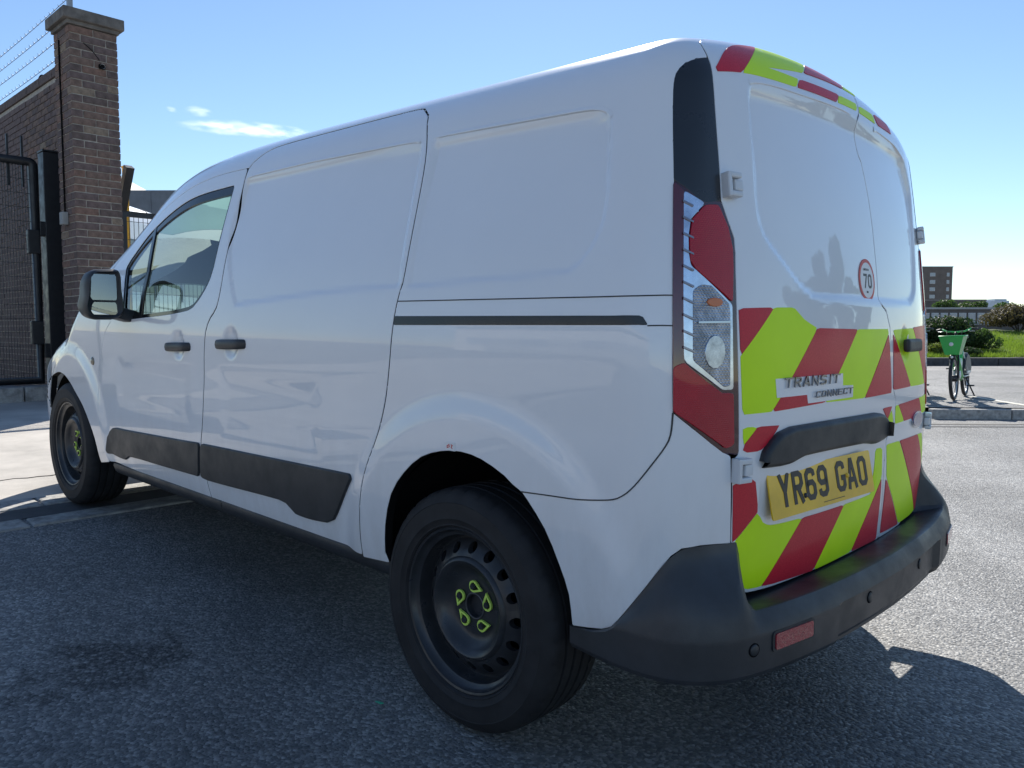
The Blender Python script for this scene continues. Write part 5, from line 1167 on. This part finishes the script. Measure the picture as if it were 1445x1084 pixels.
# --- hire bicycles
def make_bike():
    bk=empty('hire_bicycle'); gr=mat('bike_green',(.03,.42,.08),.35,coat=.5,noise=.08); wh=mat('bike_white',(.70,.73,.72),.35,coat=.5,noise=.06); bl=mat('bike_black',(.018,.018,.02),.5,noise=.2); al=mat('bike_alloy',(.45,.46,.47),.35,metal=.8,noise=.1)
    R=.335
    for x,nm in ((0,'front_wheel'),(-1.08,'rear_wheel')):
        w=link(nm,None,None,bk,(x,0,R)); w.empty_display_size=.05
        MB().tube([((R-.026)*math.cos(t),0,(R-.026)*math.sin(t)) for t in np.linspace(0,2*math.pi,40,endpoint=False)],.026,8,closed=True).build('tyre',bl,w)
        MB().tube([((R-.055)*math.cos(t),0,(R-.055)*math.sin(t)) for t in np.linspace(0,2*math.pi,40,endpoint=False)],.012,6,closed=True).build('rim',al,w)
        s=MB()
        for k in range(14): t=2*math.pi*k/14; s.tube([(.03*math.cos(t),.03*(-1)**k,.03*math.sin(t)),((R-.06)*math.cos(t+.1),0,(R-.06)*math.sin(t+.1))],.0022,4)
        tag(s.build('spokes',al,w),kind='stuff'); MB().lathe([(0,-.055),(.05 if x==0 else .06,-.045),(.05 if x==0 else .06,.045),(0,.055)],18,'y').build('hub',bl,w)
    ht=Vector((-.20,0,.86))
    for y in (.058,-.058): MB().tube([(0,y,R),(-.06,y,.56),(-.13,y*.8,.72)],.014,8).build('fork_blade',bl,bk)
    MB().tube([(-.12,0,.68),(-.22,0,.98)],.034,10).build('head_tube',gr,bk)
    MB().tube([(-.16,0,.76),(-.30,0,.52),(-.45,0,.36),(-.60,0,.33)],[.045,.062,.068,.06],12).build('down_tube',gr,bk)
    MB().box((-.40,0,.47),(.34,.105,.12),Matrix.Rotation(.95,3,'Y'),.03).build('battery_case',wh,bk)
    MB().tube([(-.60,0,.33),(-.70,0,.60),(-.76,0,.78)],.028,10).build('seat_tube',gr,bk); MB().tube([(-.75,0,.74),(-.80,0,.93)],.015,8).build('seat_post',al,bk)
    sa=MB(); sec=[(-.98,.075,.02),(-.92,.085,.03),(-.82,.06,.03),(-.70,.028,.022),(-.66,.018,.015)]; V=[];F=[];n=10
    for (x,w,h) in sec: V+=[(x,w*math.cos(2*math.pi*k/n),.955+h*math.sin(2*math.pi*k/n)) for k in range(n)]
    for i in range(4): F+=[(i*n+k,i*n+(k+1)%n,(i+1)*n+(k+1)%n,(i+1)*n+k) for k in range(n)]
    F+=[tuple(range(n)),tuple(4*n+k for k in range(n))]; sa.add(V,F,True).build('saddle',bl,bk)
    for y in (.06,-.06): MB().tube([(-.60,y*.6,.33),(-1.08,y,R)],.012,8).build('chain_stay',wh,bk); MB().tube([(-.76,y*.3,.74),(-1.08,y,R)],.010,8).build('seat_stay',wh,bk)
    def guard(cx,a0,a1,w,nm,m):
        b=MB(); V=[];F=[];k=16
        for i in range(k+1):
            t=math.radians(a0+(a1-a0)*i/k)
            for yy,rr in ((-w,.350),(-w*.6,.372),(w*.6,.372),(w,.350)): V.append((cx+rr*math.cos(t),yy,R+rr*math.sin(t)))
        for i in range(k):
            for j in range(3): F.append((i*4+j,i*4+j+1,i*4+5+j,i*4+4+j))
        b.add(V,F,True).build(nm,m,bk)
    guard(0,70,150,.030,'front_mudguard',bl); guard(-1.08,-5,165,.045,'rear_mudguard',bl)
    for y in (.05,-.05): MB().prism([(-1.08+.34*math.cos(t),R+.34*math.sin(t)) for t in np.linspace(math.radians(25),math.radians(160),14)]+[(-1.32,R+.04),(-.86,R+.04)],y-.004,y+.004,Matrix(((1,0,0,0),(0,0,1,0),(0,1,0,0),(0,0,0,1)))).build('skirt_guard',mat('bike_grey',(.12,.125,.13),.5,noise=.15),bk)
    MB().box((-1.06,.0,R+.05),(.30,.135,.05),None,.012).build('wheel_cover_band',wh,bk)
    # basket: tapered tub with open top
    b=MB(); t=.012; zb,zt=.70,.98; B0=[(-.06,.105),(.15,.095)]; T0=[(-.12,.175),(.22,.165)]
    def quad(L,z): return [(L[0][0],L[0][1],z),(L[1][0],L[1][1],z),(L[1][0],-L[1][1],z),(L[0][0],-L[0][1],z)]
    o=quad(B0,zb)+quad(T0,zt); ins=[(x*.94+.003,y*.92,z+(.012 if i<4 else 0)) for i,(x,y,z) in enumerate(o)]
    b.add(o+ins,[(3,2,1,0),(0,1,5,4),(1,2,6,5),(2,3,7,6),(3,0,4,7),(8,9,10,11),(9,8,12,13),(10,9,13,14),(11,10,14,15),(8,11,15,12),(4,5,13,12),(5,6,14,13),(6,7,15,14),(7,4,12,15)]); bs_=b.build('basket',gr,bk)
    MB().tube([Vector(q) for q in quad(T0,zt)],.011,6,closed=True).build('basket_rim',gr,bs_)
    MB().lathe([(0,.004),(.028,.004),(.030,0)],20,'x',(.198,0,.86)).build('round_emblem',wh,bs_)
    MB().box((.10,0,.655),(.08,.09,.05),None,.012).build('front_lamp',bl,bk); MB().lathe([(0,.01),(.018,.006),(.02,0)],14,'x',(.145,0,.665)).build('lamp_lens',white_print,bk)
    MB().tube([(-.21,0,.96),(-.235,0,1.04)],.02,8).build('stem',bl,bk)
    MB().tube([(-.36,.25,1.08),(-.30,.20,1.09),(-.24,.12,1.05),(-.235,0,1.04),(-.24,-.12,1.05),(-.30,-.20,1.09),(-.36,-.25,1.08)],.013,8).build('handlebar',gr,bk)
    for y in (1,-1):
        MB().tube([(-.30,.195*y,1.09),(-.36,.255*y,1.08),(-.39,.285*y,1.075)],.018,8).build('grip',bl,bk); MB().tube([(-.27,.16*y,1.07),(-.24,.19*y,1.05),(-.28,.25*y,1.05)],.006,6).build('brake_lever',al,bk)
        MB().tube([(-.22,.05*y,1.03),(-.10,.11*y,1.06),(-.07,.08*y,.92),(-.12,.02*y,.78)],.005,6).build('cable',bl,bk)
    for y in (.09,-.09):
        MB().tube([(-.60,y*.7,.33),(-.60+.10*(1 if y>0 else -1),y,.33-.13*(1 if y>0 else -1))],.010,6).build('crank',bl,bk); MB().box((-.60+.10*(1 if y>0 else -1),y*1.75,.33-.13*(1 if y>0 else -1)),(.09,.10,.022),None,.006).build('pedal',bl,bk)
    MB().lathe([(0,.062),(.085,.060),(.085,.052),(0,.05)],28,'y',(-.60,-.115,.33)).build('chain_ring',bl,bk)
    MB().tube([(-.78,.06,.30),(-.82,.17,.015)],.011,6).build('kickstand',bl,bk)
    return bk
bk1=make_bike(); bk2=copy_tree(bk1)
for bk,loc,rz,lab in ((bk1,(2.373,-9.494,.119),math.atan2(.994,-.106),'green hire bicycle with a front basket standing clear of the van on the pavement'),
                  (bk2,(2.373+.46,-9.494+.30,.119),math.atan2(.97,-.16),'second green hire bicycle half hidden behind the van rear corner')):
    bk.location=loc; bk.scale=(.88,.88,.88); bk.rotation_euler=(.04,0,rz); tag(bk,lab,'bicycle','hire bicycles parked on the pavement')

# --- far kerb wall, grass bank, shrubs
def leaf_mat(name,c1,c2):
    m=mat(name,c1,.6,noise=.5,nscale=.9,col2=c2,spec=.35); b=m.node_tree.nodes['Principled BSDF']; b.inputs['Transmission Weight'].default_value=0
    b.inputs['Subsurface Weight'].default_value=0; nt=m.node_tree; tr=nt.nodes.new('ShaderNodeBsdfTranslucent'); tr.inputs[0].default_value=(c1[0]*1.3,c1[1]*1.5,c1[2]*.8,1); mx=nt.nodes.new('ShaderNodeMixShader'); mx.inputs[0].default_value=.35
    out=nt.nodes['Material Output']; nt.links.new(b.outputs[0],mx.inputs[1]); nt.links.new(tr.outputs[0],mx.inputs[2]); nt.links.new(mx.outputs[0],out.inputs[0]); return m
rb=empty('retaining_kerb',at(1390,23),(0,0,math.atan2(RT.y,RT.x))); rb['kind']='structure'
for i in range(16): MB().box((-6.4+i*1.22,0,.10),(1.205,.30,.28),None,.02).build('kerb_stone',mat('dark_kerb',(.075,.075,.078),.9,noise=.35,nscale=9,bump=.6),rb)
far_road=MB().add([at(1150,12.6,.012),at(1700,12.6,.012),at(1700,22.9,.012),at(1150,22.9,.012)],[(0,1,2,3)]).build('far_road',asphalt('far_asphalt',(.19,.185,.18),(.30,.29,.28),60.)); far_road['kind']='structure'
V=[];F=[];nx,ny=30,10
for i in range(nx+1):
    for j in range(ny+1):
        d=23.15+j*.9; p=at(1200+i*20,d); V.append((p.x,p.y,.22+.09*j*.9+.04*math.sin(i*1.7+j)))
for i in range(nx):
    for j in range(ny): F.append((i*(ny+1)+j,(i+1)*(ny+1)+j,(i+1)*(ny+1)+j+1,i*(ny+1)+j+1))
tag(MB().add(V,F,True).build('grass_bank',mat('grass_soil',(.075,.095,.030),.95,noise=.4,nscale=3)),kind='structure')
gv=[];gf=[]
for k in range(16000):
    d=23.2+8*random.random()**1.3; px=random.uniform(1300,1470); p=at(px,d); z=.22+.09*(d-23.15); h=random.uniform(.05,.16); a=random.uniform(0,6.28); w=.012; lx,ly=random.uniform(-.06,.06),random.uniform(-.06,.06)
    i=len(gv); gv+=[(p.x-w*math.cos(a),p.y-w*math.sin(a),z-.03),(p.x+w*math.cos(a),p.y+w*math.sin(a),z-.03),(p.x+lx,p.y+ly,z+h)]; gf.append((i,i+1,i+2))
tag(MB().add(gv,gf).build('grass',leaf_mat('grass_blade',(.20,.27,.045),(.12,.18,.04))),'rough sunlit grass on the bank across the road','grass',kind='stuff')
def leafmass(c,r,n,size,seed,hole=.35):
    g=np.random.default_rng(seed); V=[];F=[]
    lumps=[(Vector(c)+Vector((g.uniform(-1,1)*r[0]*.5,g.uniform(-1,1)*r[1]*.5,g.uniform(-1,1)*r[2]*.40)),g.uniform(.35,.62)) for _ in range(9)]+[(Vector(c),.75)]
    while len(F)<n:
        lc,s=lumps[g.integers(len(lumps))]; v=g.normal(size=3); v/=np.linalg.norm(v); q=g.uniform(hole,1)**.5
        p=lc+Vector((v[0]*r[0]*s*q,v[1]*r[1]*s*q,v[2]*r[2]*s*q)); nrm=(Vector(v)+Vector(g.normal(size=3))*.7).normalized(); u=nrm.orthogonal().normalized(); w=nrm.cross(u); a=g.uniform(0,6.28)
        uu=u*math.cos(a)+w*math.sin(a); ww=nrm.cross(uu); z=size*g.uniform(.6,1.35); i=len(V)
        V+=[p-uu*z*.5,p+ww*z*.28,p+uu*z*.5+nrm*z*.12,p-ww*z*.28]; F.append((i,i+1,i+2,i+3))
    return V,F
lm_dark=leaf_mat('leaf_dark',(.030,.055,.018),(.018,.030,.012)); lm_mid=leaf_mat('leaf_mid',(.055,.095,.028),(.030,.050,.018)); lm_brown=leaf_mat('leaf_brown',(.085,.066,.038),(.045,.036,.022)); lm_lime=leaf_mat('leaf_lime',(.16,.19,.04),(.08,.11,.03))
bark=mat('bark',(.07,.055,.042),.95,noise=.4,nscale=12,bump=1.,bscale=30)
def shrub(px,d,z,r,n,size,m,label,seed):
    s=empty('shrub',at(px,d,.22+.09*max(0,d-23.15)),(0,0,facing()),label,'shrub','shrubs on the grass bank')
    for k in range(5):
        a=k*1.3; MB().tube([(0,0,-.1),(.25*r[0]*math.cos(a),.25*r[1]*math.sin(a),z*.6),(.5*r[0]*math.cos(a),.5*r[1]*math.sin(a),z)],[.03,.02,.008],5).build('stem',bark,s)
    V,F=leafmass((0,0,z),r,n,size,seed); tag(MB().add(V,F).build('foliage',m,s),kind='stuff')
shrub(1332,25.5,.62,(.9,1.05,.62),7000,.09,lm_dark,'tall dark green rounded shrub behind the hire bicycles',1)
shrub(1378,25.0,.36,(.7,.62,.42),4500,.085,lm_mid,'mid green shrub beside the grass bank, behind the bicycle handlebars',2)
shrub(1436,31.5,.62,(1.2,1.6,.62),9000,.10,lm_brown,'broad reddish brown shrub at the top of the grass bank',3)
shrub(1331,24.0,.16,(.45,.6,.24),2200,.08,lm_lime,'low lime yellow shrub behind the hire bicycles',4)
shrub(1372,23.7,.10,(.4,.4,.20),2200,.075,lm_dark,'low dark shrub at the foot of the bank by the kerb',5)
shrub(1322,27.0,.40,(.8,1.2,.45),4000,.10,lm_mid,'wide mid green shrub behind the low lime shrub',6)
# --- buildings beyond
def bld(name,px0,px1,d,h,label,dep,m,z0=0.):
    a,b=at(px0,d),at(px1,d); c=(a+b)/2; o=empty(name,(c.x,c.y,z0),(0,0,math.atan2(RT.y,RT.x)),label,'building'); w=(b-a).length
    MB().box((0,dep/2,h/2),(w,dep,h),None,.05).build('wall',m,o); return o,w
br_t=mat('tower_brick',(.165,.135,.115),.9,noise=.15,nscale=.6); pane=mat('far_pane',(.30,.34,.38),.15,spec=.8,noise=.2); frame_w=mat('far_frame',(.55,.56,.56),.6,noise=.1)
o,w=bld('tower_block',1286,1340,300,24.2,'brown brick tower block standing above the low buildings',16,br_t)
for i in range(8):
    for x,ww in ((-w/2+7.0,2.0),(w/2-1.7,1.0),(-w/2+2.5,1.6)):
        f=MB().box((x,-.03,2.2+i*2.75),(ww,.10,1.35)).build('window',frame_w,o); MB().box((x,-.09,2.2+i*2.75),(ww-.25,.04,1.1)).build('pane',pane,f)
MB().box((0,8,24.35),(w+.3,16.3,.35)).build('parapet',mat('tower_parapet',(.22,.19,.17),.9,noise=.1),o)
o,w=bld('office_block',1290,1388,150,6.3,'low brown flat roofed block in front of the tower block',10,mat('block_brown',(.12,.105,.095),.9,noise=.2,nscale=.8))
MB().box((0,5,6.45),(w+.2,10.2,.3)).build('roof_edge',MATS['tower_parapet'],o)
o,w=bld('terrace_building',1270,1560,95,3.45,'long low building with a pale parapet and a row of windows beyond the hedges',9,mat('terrace_brick',(.13,.115,.105),.9,noise=.2,nscale=1.2))
MB().box((0,4.4,3.52),(w+.3,9.3,.22)).build('parapet',mat('pale_coping',(.42,.41,.39),.8,noise=.1),o)
for i in range(22):
    x=-w/2+.7+i*(w-1)/21.5; f=MB().box((x,-.03,2.35),(.85,.10,1.25)).build('window',frame_w,o); MB().box((x,-.09,2.35),(.70,.04,1.1)).build('pane',pane,f)
MB().box((0,-.35,1.62),(w,.05,.06)).build('hand_rail',frame_w,o)
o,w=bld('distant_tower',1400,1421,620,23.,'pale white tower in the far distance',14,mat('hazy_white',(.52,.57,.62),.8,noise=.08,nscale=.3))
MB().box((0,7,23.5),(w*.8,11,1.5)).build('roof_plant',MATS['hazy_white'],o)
for i in range(3):
    p=at(1330+i*42,110+i*3); s=empty('far_tree',(p.x,p.y,0),(0,0,0),('dark tree top at the foot of the tower block','small dark tree between the low block and the pale tower','dark tree beyond the long low building')[i],'tree','trees beyond the low building')
    MB().tube([(0,0,0),(.1,0,3)],[.2,.12],6).build('trunk',bark,s); V,F=leafmass((0,0,4.2-.2*i),(2.2,2.2,1.3),2500,.35,20+i); tag(MB().add(V,F).build('crown',lm_mid,s),kind='stuff')

# ================================================================== behind the camera: what the paint and glass mirror
def tree(loc,h,r,seed,label,m):
    g=random.Random(seed); s=empty('tree',loc,(0,0,g.uniform(0,6)),label,'tree','trees behind the viewpoint mirrored in the rear doors')
    MB().tube([(0,0,-.1),(.05*h*.1,0,h*.35),(.02*h,.01*h,h*.8)],[.028*h,.02*h,.006*h],8).build('trunk',bark,s)
    for k in range(6):
        a=k*1.05+g.random(); MB().tube([(0,0,h*(.28+.06*k)),(r*.35*math.cos(a),r*.35*math.sin(a),h*(.42+.06*k)),(r*.7*math.cos(a),r*.7*math.sin(a),h*(.5+.07*k))],[.012*h,.008*h,.003*h],6).build('limb',bark,s)
    V=[];F=[]
    for k in range(7):
        a=k*.9+g.random(); q=g.uniform(.0,.55)*r; v,f=leafmass((q*math.cos(a),q*math.sin(a),h*(.45+.075*k)),(r*(.62-.05*k),r*(.62-.05*k),h*.13),900,.42,seed*10+k); n=len(V); V+=v; F+=[tuple(i+n for i in ff) for ff in f]
    tag(MB().add(V,F).build('crown',m,s),kind='stuff')
tree((-14.3,-32.8,0),8.3,2.0,31,'tall slim tree mirrored in the middle of the left rear door',lm_dark)
tree((-16.6,-31.4,0),7.6,2.3,32,'rounded tree mirrored beside the taller one in the left rear door',lm_dark)
tree((-12.6,-33.8,0),6.0,1.8,33,'loose crowned tree mirrored next to the speed sticker',lm_mid)
tree((-18.6,-30.4,0),6.2,2.0,34,'low tree mirrored near the pressed corner of the left rear door',lm_mid)
pal=empty('palisade_fence',(0,15,0),(0,0,0),'galvanised palisade fence mirrored in the sliding door','fence')
gal=mat('palisade_steel',(.22,.23,.235),.55,metal=.3,noise=.25)
pm=MB().prism([(-.035,0),(.035,0),(.035,2.2),(.012,2.4),(0,2.3),(-.012,2.4),(-.035,2.2)],-.012,.012,Matrix(((1,0,0,0),(0,0,1,0),(0,1,0,0),(0,0,0,1)))).mesh('pale')
for i in range(150): link('pale',pm,gal,pal,(-9+i*.155,0,.05))
for zz in (.5,1.9): MB().box((2.6,.03,zz),(23.3,.05,.05)).build('rail',gal,pal)
wh_=empty('bounce_building',(6,27,0),(0,0,0),'low cream building out of view, added to bounce light and mirror in the van side','building')
MB().box((0,4,2.6),(44,8,5.2)).build('wall',mat('bounce_render',(.62,.59,.54),.9,noise=.2,nscale=1.),wh_); MB().box((0,4,5.3),(44.6,8.6,.3)).build('roof_edge',frame_w,wh_)  # unseen block, set near and cream to add fill light and reflections
for i in range(11): MB().box((-20+i*4,-.03,2.8),(1.8,.1,1.5)).build('window',pane,wh_)

# ================================================================== wisp of cloud
def cloud(px0,px1,y0,y1,d,dens,label,seed):
    c=Vector(CAM)+ (FW*d+RT*(((px0+px1)/2-722.5)/1116*d))+Vector((0,0,(465-(y0+y1)/2)/1116*d)); L=(px1-px0)/1116*d; H=abs(y1-y0)/1116*d
    V=[];F=[];n=16;m=10
    for i in range(m+1):
        for k in range(n):
            a=math.pi*i/m; t=2*math.pi*k/n; V.append((-L/2*math.cos(a),H*1.2*math.sin(a)*math.cos(t),H/2*math.sin(a)*math.sin(t)))
    for i in range(m):
        for k in range(n): F.append((i*n+k,i*n+(k+1)%n,(i+1)*n+(k+1)%n,(i+1)*n+k))
    mt=bpy.data.materials.new('cloud_vapour'); mt.use_nodes=True; nt=mt.node_tree; nt.nodes.clear(); out=nt.nodes.new('ShaderNodeOutputMaterial'); pv=nt.nodes.new('ShaderNodeVolumePrincipled'); pv.inputs['Color'].default_value=(1,1,1,1); pv.inputs['Anisotropy'].default_value=.55
    tc=nt.nodes.new('ShaderNodeTexCoord'); mp=nt.nodes.new('ShaderNodeMapping'); mp.inputs['Scale'].default_value=(.012,.012,.05); mp.inputs['Location'].default_value=(seed,0,0); no=nt.nodes.new('ShaderNodeTexNoise'); no.inputs['Scale'].default_value=1.6; no.inputs['Detail'].default_value=6
    mr=nt.nodes.new('ShaderNodeMapRange'); mr.inputs[1].default_value=.42; mr.inputs[2].default_value=.72; mr.inputs[3].default_value=0; mr.inputs[4].default_value=dens
    ln=nt.nodes.new('ShaderNodeVectorMath'); ln.operation='LENGTH'; sc=nt.nodes.new('ShaderNodeMapping'); sc.inputs['Scale'].default_value=(2/L,1/(1.2*H),2/H); fall=nt.nodes.new('ShaderNodeMapRange'); fall.inputs[1].default_value=.2; fall.inputs[2].default_value=1; fall.inputs[3].default_value=1; fall.inputs[4].default_value=0
    mu=nt.nodes.new('ShaderNodeMath'); mu.operation='MULTIPLY'; lk=nt.links.new
    lk(tc.outputs['Object'],mp.inputs[0]); lk(mp.outputs[0],no.inputs[0]); lk(no.outputs['Fac'],mr.inputs[0]); lk(tc.outputs['Object'],sc.inputs[0]); lk(sc.outputs[0],ln.inputs[0]); lk(ln.outputs['Value'],fall.inputs[0]); lk(mr.outputs[0],mu.inputs[0]); lk(fall.outputs[0],mu.inputs[1]); lk(mu.outputs[0],pv.inputs['Density']); lk(pv.outputs[0],out.inputs['Volume'])
    o=link('cloud',MB().add(V,F,True).mesh('cloud'),mt,None,c,(0,-math.atan2(-(0),1)+.07,math.atan2(RT.y,RT.x))); tag(o,label,'cloud','wisps of cloud')
cloud(255,450,178,199,2600,.022,'long thin wisp of white cloud above the van roof',3.1)
cloud(270,310,158,172,2600,.016,'small white cloud puff above the long wisp',7.7)
cloud(245,259,158,167,2600,.016,'tiny white cloud puff, smallest in the sky',11.3)

tag(MB().prism([(0,0),(.022,.004),(.026,.010),(.004,.009)],0,.003,Matrix.Translation((1.118,.95,.012+float(gz(1.118,.95))))).build('plastic_fragment',mat('shard_green',(.05,.42,.25),.3,noise=.2)),'tiny green plastic fragment lying on the tarmac ahead of the rear wheel','litter')
